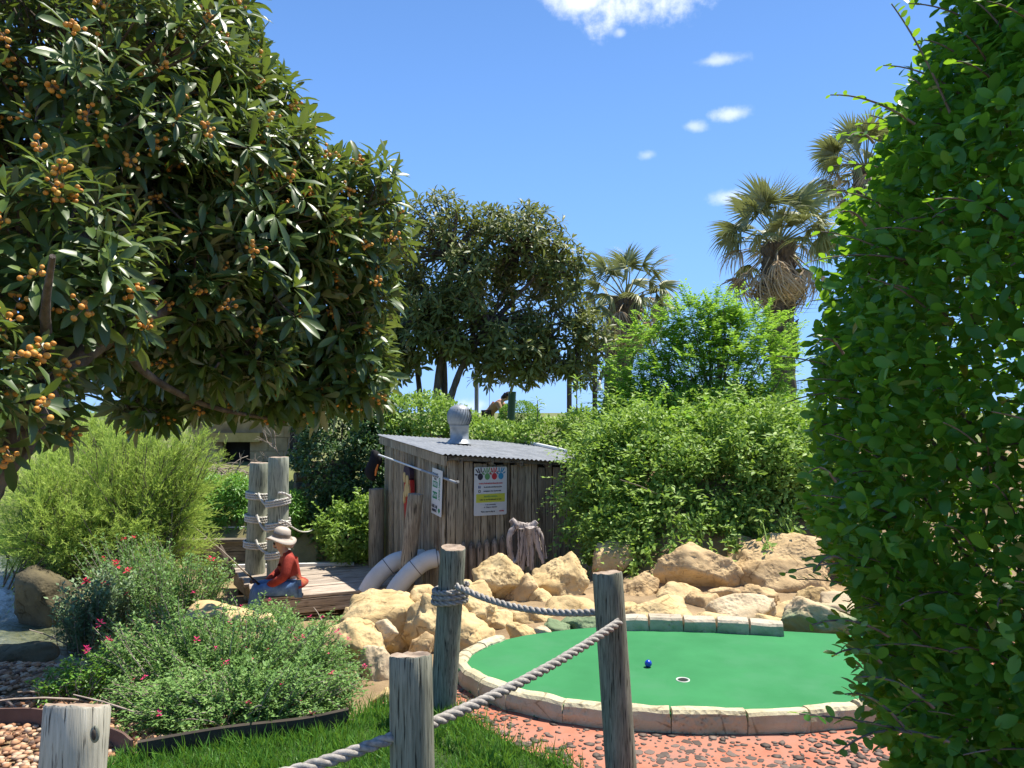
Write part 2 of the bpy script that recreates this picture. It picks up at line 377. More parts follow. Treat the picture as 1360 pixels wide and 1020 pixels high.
pmat('white_rope', (.52, .50, .45), (.70, .67, .60), 45, bump=.4, bdist=.004)
pmat('green_turf', (.034, .172, .062), (.044, .212, .078), 2.2, bump=.2, bdist=.003, rough=.9, spec=.12, c3=(.052, .20, .085), c3scale=3.5, c3amt=(.5, .75), bscale=90)
pmat('galvanised', (.19, .205, .22), (.28, .295, .31), 5, rough=.62, bump=.1, spec=.3, metal=.1, c3=(.15, .15, .15), c3scale=4, c3amt=(.6, .85))
pmat('vent_metal', (.22, .24, .25), (.34, .36, .37), 8, rough=.45, bump=.1, spec=.5, metal=.3)
pmat('pvc', (.62, .63, .60), (.72, .73, .70), 5, rough=.4, bump=.03, spec=.4, c3=(.45, .44, .38), c3scale=4, c3amt=(.6, .9))
pmat('edging', (.10, .06, .045), (.17, .105, .08), 6, rough=.7, bump=.2)
pmat('dark_timber', (.03, .025, .02), (.07, .055, .04), 8, (.2, 1, 1), bump=.4)
pmat('stucco', (.46, .30, .14), (.60, .42, .22), 4, bump=.5, c3=(.22, .14, .07), c3scale=1.2)
pmat('building_trim', (.50, .33, .10), (.62, .43, .16), 5, bump=.2)
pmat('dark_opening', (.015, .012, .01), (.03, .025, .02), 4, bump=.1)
pmat('grey_pole', (.30, .31, .32), (.42, .43, .43), 8, (1, 1, .2), rough=.5, bump=.1, metal=.3)
pmat('dark_post', (.06, .05, .04), (.13, .11, .09), 12, (1, 1, .1), bump=.4)
pmat('cloth_red', (.25, .033, .024), (.38, .06, .04), 12, bump=.4, bdist=.01, c3=(.38, .16, .06), c3scale=5, c3amt=(.6, .75))
pmat('denim', (.06, .13, .30), (.14, .25, .45), 14, bump=.3)
pmat('hat_felt', (.42, .36, .30), (.54, .47, .40), 8, bump=.2)
pmat('hat_band', (.20, .16, .12), (.28, .23, .18), 20, bump=.2)
pmat('skin', (.50, .29, .20), (.60, .37, .27), 6, rough=.55, bump=.05, spec=.35)
flat('hair_dark', (.02, .014, .01), .5); flat('hair_ginger', (.35, .16, .07), .6); flat('hair_pale', (.50, .42, .33), .7); flat('shoe', (.06, .045, .035), .6)
flat('shirt_tan', (.42, .27, .16), .8); flat('shirt_grey', (.30, .27, .21), .8); flat('trouser_dark', (.03, .03, .035), .8); flat('stripe_orange', (.75, .22, .04), .7)
flat('sign_white', (.72, .74, .72), .45); flat('sign_yellow', (.62, .66, .08), .5); flat('ink_dark', (.05, .045, .06), .5); flat('ink_red', (.60, .05, .06), .5)
flat('ink_green', (.16, .38, .14), .5); flat('ink_blue', (.05, .32, .55), .5); flat('ink_navy', (.03, .07, .28), .5); flat('sign_green', (.02, .26, .10), .5)
flat('paint_red', (.42, .03, .025), .6); flat('paint_yellow', (.62, .46, .20), .6); flat('paint_dark', (.05, .03, .05), .6); flat('black_cloth', (.012, .012, .014), .9)
flat('golf_blue', (.01, .05, .42), .2, .6); flat('cup_white', (.55, .56, .52), .5); flat('cup_dark', (.02, .025, .02), .9); flat('umbrella_blue', (.03, .10, .30), .7)
flat('painted_green_post', (.05, .11, .07), .7); flat('rod', (.36, .31, .25), .4); flat('white_paint', (.7, .7, .66), .6)
def gravelmat(name, stops):
    b = NB(name); at = b.n('ShaderNodeAttribute'); at.attribute_name = 'var'
    col = b.ramp(at.outputs['Fac'], stops); n = b.noise(b.pos(), 60, 4)
    col = b.mix(b.math('MULTIPLY', n, .4), col, (.25, .17, .12)); MAT[name] = b.done(b.bsdf(col, .75, .3, b.bump(n, .3, .004)))
gravelmat('red_gravel', [(0, (.07, .05, .04)), (.2, (.22, .11, .06)), (.4, (.44, .21, .10)), (.7, (.56, .33, .18)), (1, (.60, .48, .34))])
gravelmat('path_stone', [(0, (.035, .03, .028)), (.5, (.08, .065, .055)), (.8, (.16, .12, .10)), (1, (.34, .27, .22))])
pmat('red_concrete', (.36, .125, .075), (.48, .205, .13), 5, rough=.8, bump=.5, bdist=.006, c3=(.33, .16, .115), c3scale=5.0, c3amt=(.45, .62), bscale=14)
def watermat():
    b = NB('creek_water'); v = b.pos((1, 2.2, 1), math.radians(20))
    n = b.noise(v, 7, 6, .6, .8); f = b.noise(b.pos((1, 1, 1)), 9, 8, .7)
    g = b.n('ShaderNodeSeparateXYZ'); b.l(b.n('ShaderNodeNewGeometry').outputs['Position'], g.inputs[0])
    # churned white water where the bed drops
    at = b.n('ShaderNodeAttribute'); at.attribute_name = 'var'
    k = b.math('MULTIPLY', at.outputs['Fac'], b.ramp(f, [(.33, (0, 0, 0)), (.55, (1, 1, 1))]))
    col = b.mix(k, b.ramp(n, [(.35, (.045, .058, .022)), (.62, (.17, .18, .10))]), (.78, .80, .80))
    MAT['creek_water'] = b.done(b.bsdf(col, .28, .35, b.bump(n, .8, .05)))
watermat()
# ------------------------------------------------------------------ terrain
def ss(a, b, x): t = np.clip((x - a) / (b - a), 0, 1); return t * t * (3 - 2 * t)
def height(x, y):
    x = np.asarray(x, float); y = np.asarray(y, float)
    left = ss(-.25, -1.2, x)
    z = -.50 * ss(4.5, 6.3, y) * left
    z = z - .55 * ss(6.8, 8.6, y) * ss(1.4, .2, x) * ss(-5.6, -4.4, x) * (1 - ss(10.8, 12.5, y))
    z = z + .30 * ss(8.4, 9.6, y) * ss(-4.6, -6.0, x)
    pl = ss(11.4, 13.5, y) * (1 - ss(40, 60, y))
    z = z * (1 - pl) + .42 * pl
    m = ss(6.7, 8.4, y) * ss(.9, 1.6, x) * (1 - ss(11, 14, y)); z = z * (1 - m) + (1.0) * m
    z = z - 7 * ss(45, 110, y)
    return z - .03
def noise2(x, y, f): return np.array([mnoise.noise(Vector((a * f, b * f, 3.1))) for a, b in zip(x.ravel(), y.ravel())]).reshape(x.shape)
def terrain():
    xs = np.concatenate([np.array([-900, -400, -180, -90, -50, -30, -20, -15]), np.arange(-12, 12.01, .2), np.array([15, 20, 30, 50, 90, 180, 400, 900])])
    ys = np.concatenate([np.array([-300, -120, -50, -20, -8]), np.arange(-4, 16.01, .2), np.arange(17, 40, 2), np.array([45, 55, 70, 90, 120, 180, 300, 600, 1200])])
    X, Y = np.meshgrid(xs, ys); Z = height(X, Y)
    near = (np.abs(X) < 13) & (Y > 4.6) & (Y < 17)
    Z[near] += (noise2(X, Y, 1.3)[near]) * .05
    V = np.stack([X, Y, Z], -1).reshape(-1, 3); nx, ny = len(xs), len(ys)
    i = np.arange(ny - 1)[:, None] * nx; j = np.arange(nx - 1)[None, :]
    F = np.stack([i + j, i + j + 1, i + nx + j + 1, i + nx + j], -1).reshape(-1, 4)
    mb = MB(); mb.add(V, F, 0, .5, True); structure(mb.build('ground', MAT['dirt']))
terrain()

def sheet(name, poly, z, m, kind='structure'):
    mb = MB(); poly = np.asarray(poly)[:, :2]
    mb.add(np.c_[poly, np.full(len(poly), z)], [tuple(range(len(poly)))]); o = mb.build(name, MAT[m]); o['kind'] = kind; return o
def smooth_closed(pts, n=10):
    pts = np.asarray(pts, float); N = len(pts); out = []
    for i in range(N):
        p0, p1, p2, p3 = pts[i - 1], pts[i], pts[(i + 1) % N], pts[(i + 2) % N]
        for t in np.linspace(0, 1, n, endpoint=False):
            out.append(.5 * ((2 * p1) + (-p0 + p2) * t + (2 * p0 - 5 * p1 + 4 * p2 - p3) * t * t + (-p0 + 3 * p1 - 3 * p2 + p3) * t ** 3))
    return np.array(out)
def smooth_open(pts, n=10):
    pts = np.asarray(pts, float); e = np.concatenate([[2 * pts[0] - pts[1]], pts, [2 * pts[-1] - pts[-2]]]); out = []
    for i in range(1, len(e) - 2):
        p0, p1, p2, p3 = e[i - 1], e[i], e[i + 1], e[i + 2]
        for t in np.linspace(0, 1, n, endpoint=False):
            out.append(.5 * ((2 * p1) + (-p0 + p2) * t + (2 * p0 - 5 * p1 + 4 * p2 - p3) * t * t + (-p0 + 3 * p1 - 3 * p2 + p3) * t ** 3))
    out.append(e[-2]); return np.array(out)

lawn_edge = [G(462, 962), G(500, 938), G(545, 934), G(596, 937), G(628, 957), G(672, 984), G(722, 1008), G(765, 1028), np.array([.46, 2.6, 0]), np.array([.9, 1.6, 0]), np.array([1.0, 0, 0])]
lawn_edge = smooth_open([p[:2] for p in lawn_edge], 6)
lawn_poly = np.concatenate([lawn_edge, [[-1.4, 0], [-1.8, 2.2]], [G(60, 1015)[:2], G(150, 1003)[:2], G(300, 985)[:2]]])
path_poly = np.concatenate([lawn_edge[6:], [[6, 0], [6, 5.2], [2.6, 5.2], [1.9, 4.9], [.8, 4.9], [-.1, 4.95], [-.42, 4.75], [-.62, 4.3]]])
red_path = sheet('red_path', path_poly, 0.0, 'red_concrete')
lawn = sheet('lawn', lawn_poly, -.006, 'lawn_soil')

def in_poly(p, poly):
    x, y = p[:, 0], p[:, 1]; c = np.zeros(len(p), bool); n = len(poly)
    for i in range(n):
        x1, y1 = poly[i][:2]; x2, y2 = poly[i - 1][:2]
        k = ((y1 > y) != (y2 > y)); c ^= k & (x < (x2 - x1) * (y - y1) / (y2 - y1 + 1e-12) + x1)
    return c

# ------------------------------------------------------------------ putting green and its stone border
ZG = .085
outer = [G(657, 841, .11), G(612, 863, .105), G(603, 879, .103), G(638, 904, .103), G(700, 924, .103), G(770, 936, .103), G(860, 943.5, .103), G(960, 947, .103), G(1060, 945, .103), G(1150, 936, .103), G(1235, 916, .103), G(1290, 883, .103)]
border = smooth_open([p[:2] for p in outer], 40)
gin = [G(668, 858, ZG), G(700, 851, ZG), G(760, 843, ZG), G(830, 837.5, ZG), G(900, 839, ZG), G(1040, 845, ZG), G(1130, 850, ZG), G(1240, 862, ZG)]
green_poly = np.concatenate([[(p[0], p[1] + .12) for p in gin][::-1], border[20:-5] + [0.0, 0.02]])
mb = MB()
prism(mb, green_poly[::-1], .0, ZG)
green = structure(mb.build('putting_green', MAT['green_turf']))

def block(mb, a, b, w, h, z0, var=.5, seed=0):
    """a rough-sawn stone block running from a to b (2D), w wide to the left of a->b, h high"""
    a = np.array(a); b = np.array(b); t = (b - a); L = np.linalg.norm(t); t /= L; nn = np.array([-t[1], t[0]])
    nu, nv = 9, 4
    us = np.linspace(0, 1, nu); prof = []
    k = .014
    prof = [(0, 0), (-.006, h * .5), (0, h - k), (k, h), (w * .5, h + .003), (w - k, h), (w, h - k), (w + .002, h * .5), (w, 0)]
    V = []
    for iu, u in enumerate(us):
        e = .5 if iu in (0, nu - 1) else 1
        for (q, z) in prof:
            uu = u * L
            if iu == 0 and z > h - .02: uu += .006
            if iu == nu - 1 and z > h - .02: uu -= .006
            p = a + t * uu + nn * q
            dn = mnoise.fractal(Vector((p[0] * 7 + seed, p[1] * 7, z * 9)), 1, 2, 4) * .011
            V.append((p[0] + nn[0] * dn, p[1] + nn[1] * dn, z0 + z + (mnoise.noise(Vector((p[0] * 9, p[1] * 9, seed))) * .008 if z > .02 else 0)))
    n = len(prof); F = []
    for i in range(nu - 1):
        for j in range(n - 1): F.append((i * n + j, (i + 1) * n + j, (i + 1) * n + j + 1, i * n + j + 1))
    F.append(tuple(range(n))); F.append(tuple(range((nu - 1) * n, nu * n))[::-1])
    F = [f[::-1] for f in F]
    mb.add(np.array(V), F, 0, var)
seg = np.linalg.norm(np.diff(border, axis=0), axis=1); cum = np.concatenate([[0], np.cumsum(seg)])
def along(s): return np.array([np.interp(s, cum, border[:, 0]), np.interp(s, cum, border[:, 1])])
sb = thing('stone_border', 'curved edging of tan limestone blocks along near side of putting green', 'stone border', (border[200][0], border[200][1], 0))
s = 0.0; i = 0
while s < cum[-1] - .12:
    Ls = float(R.uniform(.25, .37)) if s > 1.05 else float(R.uniform(.16, .24)); e = min(s + Ls, cum[-1])
    mb = MB(); a, b = along(s + .002), along(e - .002)
    block(mb, a, b, float(R.uniform(.072, .085)), float(R.uniform(.098, .108)), .001, seed=i * 3.7)
    mb.build('stone_block', MAT['curb_block'], sb); s = e; i += 1
bb = thing('stone_border', 'row of green-stained blocks along far side of putting green', 'stone border', tuple(P(930, 830, 5.1)[:2]) + (0,))
pts = [G(822, 838, ZG), G(862, 837.5, ZG), G(908, 838.5, ZG), G(952, 840, ZG), G(996, 842.5, ZG), G(1042, 845.5, ZG)]
for i in range(5):
    mb = MB(); a = pts[i][:2] + [.0015, 0]; b = pts[i + 1][:2] - [.0015, 0]
    block(mb, a, b, .13, float(R.uniform(.155, .17)), .001, seed=50 + i * 2.1)
    mb.build('stone_block', MAT['curb_block_painted'], bb)

# ball and cup
bp = G(861, 886, ZG); mb = MB(); V, F = ICO[3]; mb.add(V * .0205 + [bp[0], bp[1], ZG + .0205], F, 0, .5, True)
tag(mb.build('golf_ball', MAT['golf_blue']), 'shiny blue golf ball lying on the green turf', 'golf ball')
cp = G(907, 903, ZG); mb = MB()
lathe(mb, [(.030, -.06), (.030, .002), (.0365, .003), (.037, -.01)], (cp[0], cp[1], ZG), 28)
cup = tag(mb.build('golf_cup', MAT['cup_white']), 'white rimmed hole sunk in the green turf near the blue ball', 'golf cup')
mb = MB(); lathe(mb, [(.0, .0022), (.0248, .002)], (cp[0], cp[1], ZG), 24); mb.build('cup_shade_disc', MAT['cup_dark'], cup)  # flat near-black disc at the rim: shade inside the hole put into colour

# ------------------------------------------------------------------ pebbles set in the red path
def pebble_mesh(k):
    V, F = ICO[1]; r = np.random.default_rng(k)
    return V * (1 + r.normal(0, .13, (len(V), 1))), F
pool = [pebble_mesh(k) for k in range(8)]
c = R.uniform((-.6, 2.2), (3.2, 5.6), (30000, 2))
keep = in_poly(c, path_poly) & ~in_poly(c, np.concatenate([border, [[3.5, 5], [3, 6.5], [-.3, 6.5]]]))
# clustered scatter: keep more where the noise is high
nn_ = np.array([mnoise.noise(Vector((a * 2.3, b_ * 2.3, 1))) for a, b_ in c]); keep &= (nn_ + R.uniform(-.5, .5, len(c))) > -.22
c = c[keep]
taken = []; grid = {}
for p in c:
    k = (int(p[0] / .024), int(p[1] / .024))
    if any((k[0] + i, k[1] + j) in grid and np.hypot(*(grid[(k[0] + i, k[1] + j)] - p)) < .024 for i in (-1, 0, 1) for j in (-1, 0, 1)): continue
    grid[k] = p; taken.append(p)
taken = np.array(taken); taken = taken[np.argsort(np.abs(taken[:, 1] - 3.3) + np.abs(taken[:, 0] - .8) * .6)]
tmpl = [MB().add(V, F, 0, float(R.uniform(0, .85)), True).mesh('pebble', MAT['path_stone']) for V, F in pool]
rest = MB()
for i, p in enumerate(taken):
    sx, sy, a = float(  .0075 + .025 * R.uniform() ** 1.9), 0.0, float(R.uniform(0, 3.14)); sy = sx * float(R.uniform(.5, .95))
    if i < 300:
        obj('pebble', tmpl[i % 8], red_path, Matrix.Translation((p[0], p[1], .001)) @ Matrix.Rotation(a, 4, 'Z') @ Matrix.Diagonal((sx, sy, .003, 1)))
    else:
        V, F = pool[i % 8]; ca, sa = math.cos(a), math.sin(a); V = V * (sx, sy, .003); V = np.c_[V[:, 0] * ca - V[:, 1] * sa, V[:, 0] * sa + V[:, 1] * ca, V[:, 2]]
        rest.add(V + [p[0], p[1], .001], F, 0, float(R.uniform(0, .85)), True)
if rest.n: stuff(rest.build('pebble_scatter', MAT['path_stone'], red_path))

# ------------------------------------------------------------------ boulders
def rock_mesh(hx, hy, hz, seed, m, sub=4, planes=13, rough=.05, sharp=44):
    r = np.random.default_rng(seed); V, F = ICO[sub]
    N = nrm(r.normal(size=(planes, 3))); D = r.uniform(.66, 1.0, planes)
    q = (V @ N.T) / D; rad = 1 / (np.sum(np.maximum(q, 0) ** sharp, 1) ** (1 / sharp) + 1e-6)
    rad = np.minimum(rad, 1.25)
    W_ = V * rad[:, None]
    off = seed * 3.3
    d = np.array([mnoise.fractal(Vector((p[0] * 1.6 + off, p[1] * 1.6, p[2] * 1.6)), .8, 2.1, 6) + .35 * abs(mnoise.noise(Vector((p[0] * 7 + off, p[1] * 7, p[2] * 7)))) for p in W_])
    W_ = W_ * (1 + rough * d[:, None] * 2.3)
    W_ += np.array([[mnoise.noise(Vector((p[0] * 19 + off, p[1] * 19, p[2] * 19)))] for p in W_]) * V * rough * .22
    ext = np.abs(W_).max(0); W_ = W_ / ext
    return MB().add(W_ * (hx, hy, hz), F, 0, .5, True).mesh('boulder', MAT[m])
def boulder(px, py, d, w, h, label, m='limestone', dy=None, seed=None, rz=None, group='limestone boulders around the putting green', down=.12, rough=.05, sub=4, name='boulder', cat='boulder'):
    p = P(px, py, d); hx, hz = w / 2 * d / FPX * 1.1, h / 2 * d / FPX * 1.08
    hz2 = hz * (1 + down)
    me = rock_mesh(hx, dy or (hx * .55 + hz * .35), hz2, seed if seed is not None else int(px * 7 + py), m, sub, rough=rough)
    o = obj(name, me, None, Matrix.Translation((p[0], p[1], p[2] - hz * down)) @ Matrix.Rotation(rz or 0, 4, 'Y'))
    return tag(o, label, cat, group)
BL = [
 (526, 824, 5.6, 130, 108, 'largest rounded yellow boulder below the right end of the wooden deck', 'limestone', .10, 3),
 (590, 838, 5.3, 130, 110, 'rough pitted boulder behind the tall rope post', 'limestone', .0, 8),
 (470, 872, 4.95, 86, 92, 'lower boulder half covered by the pink flower bush', 'limestone', -.1, 5),
 (497, 893, 4.65, 66, 86, 'pale cream boulder just left of the front wooden post', 'limestone_pale', .1, 6),
 (511, 836, 4.98, 34, 25, 'small angular pale stone on the slope of the largest boulder', 'limestone_pale', .3, 17),
 (614, 804, 5.5, 78, 66, 'smooth rounded boulder seen behind the rope coil', 'limestone', .2, 9),
 (662, 768, 6.5, 74, 60, 'pointed yellow boulder in front of the wooden stakes', 'limestone', -.15, 22),
 (748, 772, 6.7, 88, 72, 'wide sloping yellow boulder right of the tree stump', 'limestone', .12, 13),
 (757, 806, 6.0, 92, 40, 'low flat boulder leaning against the dark rope post', 'limestone', .1, 14),
 (697, 790, 6.4, 46, 56, 'narrow boulder wedged below the tree stump', 'limestone_brown', .2, 15),
 (664, 827, 5.65, 62, 36, 'squat boulder beside the left end of the green', 'limestone', .0, 16),
 (712, 818, 5.75, 66, 30, 'flat topped boulder above the far left rim of the green', 'limestone', .05, 18),
 (690, 842, 5.2, 46, 24, 'small wedge stone touching the turf at the left', 'limestone', .3, 19),
 (634, 856, 5.25, 52, 44, 'sunlit boulder between the tall post and the left curb', 'limestone', .0, 20),
 (561, 860, 4.9, 32, 40, 'orange edged stone tucked behind the front post', 'limestone_brown', .4, 21),
 (510, 933, 4.15, 32, 34, 'small yellow stone in the grass beside the front post', 'limestone', .2, 23),
 (775, 826, 5.3, 58, 24, 'dark green stained stone behind the dark rope post', 'limestone_mossy', .0, 24),
 (738, 834, 5.25, 44, 24, 'green stained stone at the back left of the turf', 'limestone_mossy', .0, 25),
 (722, 838, 5.1, 24, 14, 'tiny grey stone resting against the far edge of the turf', 'limestone_pale', .0, 26),
 (566, 800, 5.7, 60, 44, 'boulder top between the largest boulder and the rope post', 'limestone', .0, 27),
 (924, 760, 7.0, 122, 80, 'big oval brown boulder under the hanging vines', 'limestone_brown', .0, 31),
 (1040, 757, 6.9, 134, 92, 'big slanted boulder with speckled sunlight, right under the vines', 'limestone_brown', .1, 32),
 (988, 728, 7.25, 44, 40, 'small boulder jammed between the two big brown boulders', 'limestone_brown', .0, 33),
 (1102, 722, 7.1, 56, 56, 'boulder under the vine edge beside the hedge', 'limestone_brown', .0, 34),
 (874, 812, 5.7, 98, 36, 'long low sunlit boulder behind the left end of the curb row', 'limestone', .0, 35),
 (984, 813, 5.6, 92, 42, 'cream boulder with a ridged top behind the curb row', 'limestone_pale', -.12, 36),
 (938, 803, 6.2, 54, 30, 'small shaded boulder below the big oval one', 'limestone_brown', .0, 37),
 (1010, 795, 6.3, 66, 34, 'rough knobbly boulder below the big slanted one', 'limestone_brown', .0, 38, .11),
 (1045, 818, 5.75, 66, 44, 'brown faced boulder between curb row and green stained rock', 'limestone', .0, 39),
 (1082, 822, 5.35, 92, 52, 'rock with sunlit top and green stained front at the end of the curb row', 'limestone_mossy', .15, 40),
 (1118, 806, 5.9, 64, 36, 'long sunlit rock reaching behind the hedge', 'limestone_pale', .1, 41),
 (848, 790, 6.7, 70, 62, 'shaded boulder behind the dark rope post under ivy', 'limestone_brown', .0, 42),
 (812, 746, 7.3, 62, 50, 'boulder mostly covered by trailing ivy beside the shed', 'limestone_brown', .0, 43),
 (948, 824, 5.45, 50, 20, 'small pale stone right behind the middle of the curb row', 'limestone', .0, 45),
 (902, 790, 6.5, 62, 34, 'low tan boulder under the left side of the big oval one', 'limestone', .1, 46),
 (1076, 793, 6.2, 54, 32, 'tan boulder below the right end of the big slanted one', 'limestone', .0, 47),
 (836, 816, 5.95, 54, 30, 'low tan stone right of the dark rope post behind the curb row', 'limestone', .0, 48),
 (962, 790, 6.45, 44, 26, 'small tan stone between the two big brown boulders at ground level', 'limestone_brown', .0, 49),
 (1018, 826, 5.4, 46, 20, 'small tan stone behind the right end of the curb row', 'limestone', .0, 50),
 (1142, 834, 5.4, 60, 40, 'tan boulder at the far right rim of the green beside the hedge', 'limestone', .0, 51),
 (640, 800, 6.1, 44, 40, 'tan stone filling the gap left of the pointed boulder', 'limestone', .1, 52),
 (722, 800, 6.3, 40, 34, 'tan stone filling the gap under the wide sloping boulder', 'limestone', .0, 53),
 (1165, 775, 6.6, 70, 80, 'boulder half hidden behind the hedge leaves', 'limestone_brown', .0, 44),
]
for (px, py, d, w, h, lab, m, rz, sd, *rg) in BL:
    boulder(px, py, d, w, h, lab, m, seed=sd, rz=rz, rough=rg[0] if rg else (.09 if 'rough' in lab or 'pitted' in lab else .055), sub=5 if w * h > 4000 else 4)
for (px, py, d, w, h, lab) in ((285, 813, 6.6, 100, 30, 'yellow boulder showing through the top of the flower bush'), (352, 826, 6.4, 40, 18, 'yellow stone below the seated person'), (470, 826, 7.4, 50, 40, 'shaded boulder under the deck edge'),
                               (196, 690, 9.4, 40, 90, 'tall yellow rock behind the feathery shrub')):
    boulder(px, py, d, w, h, lab, 'limestone', group='boulders beside the creek')
for (px, py, d, w, h, lab) in ((66, 796, 7.3, 96, 84, 'dark wet boulder standing at the end of the rapid'), (20, 868, 5.9, 100, 36, 'black low rock along the near creek bank')):
    boulder(px, py, d, w, h, lab, 'creek_rock', group='dark rocks along the creek')

# ------------------------------------------------------------------ creek
xs = np.linspace(-9, -2.2, 70); ys = np.linspace(5.0, 10.5, 60); X, Y = np.meshgrid(xs, ys)
drop = ss(7.3, 8.3, Y + (X + 5) * .15)
Z = -.45 + .26 * drop + .018 * noise2(X, Y, 2.4) * (1 + 2 * ((Y > 7.2) & (Y < 8.4)))
foam = .8 * np.exp(-((Y + (X + 5) * .15 - 7.7) / .26) ** 2) + .35 * np.exp(-((Y - 6.3 + .2 * (X + 5)) / .35) ** 2)
V = np.stack([X, Y, Z], -1).reshape(-1, 3); i = np.arange(59)[:, None] * 70; j = np.arange(69)[None, :]
F = np.stack([i + j, i + j + 1, i + 71 + j, i + 70 + j], -1).reshape(-1, 4); fc = V[F].mean(1); F = F[fc[:, 0] < -3.15 - .62 * np.clip(fc[:, 1] - 5.8, 0, 9)]
mb = MB(); mb.add(V, F, 0, np.clip(foam, 0, 1).ravel(), True)
structure(mb.build('creek_water', MAT['creek_water']))

# ------------------------------------------------------------------ gravel bed
def gravel(n, xr, yr, s, zoff=0.0, poly=None):
    c = np.c_[R.uniform(*xr, n), R.uniform(*yr, n)]
    if poly is not None: c = c[in_poly(c, poly)]
    mb = MB(); z = height(c[:, 0], c[:, 1]) + zoff
    for k in range(8):
        idx = np.arange(k, len(c), 8); V, F = pool[k]; m = len(idx)
        sc = R.uniform(.55, 1.3, (m, 1, 1)) * s * R.uniform(.6, 1.1, (m, 1, 3)); a = R.uniform(0, 6.28, m)
        W_ = V[None] * sc; ca, sa = np.cos(a)[:, None], np.sin(a)[:, None]
        W_ = np.stack([W_[..., 0] * ca - W_[..., 1] * sa, W_[..., 0] * sa + W_[..., 1] * ca, W_[..., 2] * .6], -1)
        W_ += np.c_[c[idx], z[idx] + R.uniform(.0, .02, m)][:, None, :]
        mb.add(W_.reshape(-1, 3), (F[None] + (np.arange(m) * len(V))[:, None, None]).reshape(-1, 3), 0, np.repeat(R.uniform(0, 1, m), len(V)), True)
    o = mb.build('gravel', MAT['red_gravel']); stuff(o); o['label'] = 'reddish river gravel covering the bed beside the creek'; return o
gravel(20000, (-4.6, -.9), (2.0, 6.2), .021, .01, np.array([[-4.6, 2.0], [-1.6, 2.0], [-1.75, 3.35], [-.9, 3.9], [-.9, 5.0], [-2.2, 5.8], [-4.6, 6.2]]))

def board_line(name, pts, h, th, m, label, cat, z0=-.05):
    mb = MB(); pts = np.asarray(pts, float); t = nrm(np.gradient(pts, axis=0)); n2 = np.stack([-t[:, 1], t[:, 0]], -1) * th / 2
    L, Rr = pts + n2, pts - n2; n = len(pts)
    V = np.concatenate([np.c_[L, np.full(n, z0)], np.c_[L, np.full(n, h)], np.c_[Rr, np.full(n, h)], np.c_[Rr, np.full(n, z0)]])
    F = []
    for i in range(n - 1):
        for a in range(4): b_ = (a + 1) % 4; F.append((a * n + i, a * n + i + 1, b_ * n + i + 1, b_ * n + i))
    F += [(0, n, 2 * n, 3 * n), (n - 1, 4 * n - 1, 3 * n - 1, 2 * n - 1)]
    mb.add(V, F); return tag(mb.build(name, MAT[m]), label, cat)
board_line('edging_strip', smooth_open([G(-90, 962)[:2], G(0, 960)[:2], G(60, 962)[:2], G(150, 988)[:2], G(175, 1004)[:2]], 6), .07, .012, 'edging', 'brown metal strip holding back gravel beside the short pale post', 'edging')
board_line('edging_board', smooth_open([G(182, 1008)[:2], G(300, 987)[:2], G(400, 975)[:2], G(462, 962)[:2]], 6), .075, .03, 'dark_timber', 'dark timber edging between flower bush and lawn', 'edging')

# ------------------------------------------------------------------ posts and ropes of the near fence
def log_post(name, base, top, r, m, label, cat, group=None, cut=0.0, k=22):
    mb = MB(); base, top = np.array(base, float), np.array(top, float)
    seed = float(np.sum(np.abs(base)) * 3)
    fl = 1 + .014 * np.array([mnoise.noise(Vector((math.cos(a) * 2 + seed, math.sin(a) * 2, 0))) for a in np.arange(k) * 2 * math.pi / k])
    ts = np.linspace(0, 1, 14)
    pts = base + (top - base) * ts[:, None]; rr = r * (1.03 - .05 * ts); rr[-1] = r * .93
    pts = np.concatenate([pts[:-1], [top - (top - base) * .006 - 0 * top], [top]]); rr = np.concatenate([rr[:-1], [r * .975], [r * .93]])
    t, U, Wv = frame_along(pts); a = np.arange(k) * 2 * math.pi / k
    V = pts[:, None, :] + (rr[:, None] * fl[None])[..., None] * (np.cos(a)[None, :, None] * U[:, None] + np.sin(a)[None, :, None] * Wv[:, None])
    for i in range(len(pts)):
        for j in range(k):
            q = V[i, j]; V[i, j] += nrm(q - pts[i]) * mnoise.noise(Vector((q[0] * 14, q[1] * 14, q[2] * 3))) * r * .03
    V[-1, :, 2] += R.uniform(-.003, .003, k)
    V[-2:, :, 2] -= (V[-2:, :, 1] - top[1]) * cut
    n = len(pts); i = np.arange(n - 1)[:, None] * k; j = np.arange(k)[None, :]; j2 = (j + 1) % k
    mb.add(V.reshape(-1, 3), np.stack([i + j, i + j2, i + k + j2, i + k + j], -1).reshape(-1, 4), 0, .5, True)
    capv = np.concatenate([V[-1], [V[-1].mean(0) + [0, 0, -.002]]]); mb.add(capv, [(j, (j + 1) % k, k) for j in range(k)], 1)
    return tag(mb.build(name, [MAT[m], MAT['cut_end']]), label, cat, group)
def ext_base(top, bot, zb=-.35):
    t = (np.array(bot) - np.array(top)); k = (zb - top[2]) / t[2]; return np.array(top) + t * k
GP = 'round wooden posts of the rope fence'
A_t, A_b = P(104, 936, 1.85), P(97, 1020, 1.84)
B_t, B_b = P(545.5, 869, 2.2), P(547.5, 1020, 2.2)
C_t, C_b = P(602, 727, 3.97), G(588, 941)
D_t, D_b = P(806.5, 760, 3.2), P(825, 1020, 3.2)
log_post('fence_post', ext_base(A_t, A_b, -.3), A_t, .073, 'pale_post_wood', 'short pale grey post with a knot, standing in gravel beside the flower bush', 'fence post', GP, cut=0.27)
log_post('fence_post', ext_base(B_t, B_b, -.3), B_t, .0625, 'post_wood', 'weathered post at front of lawn that the rope passes straight through', 'fence post', GP, cut=0.2)
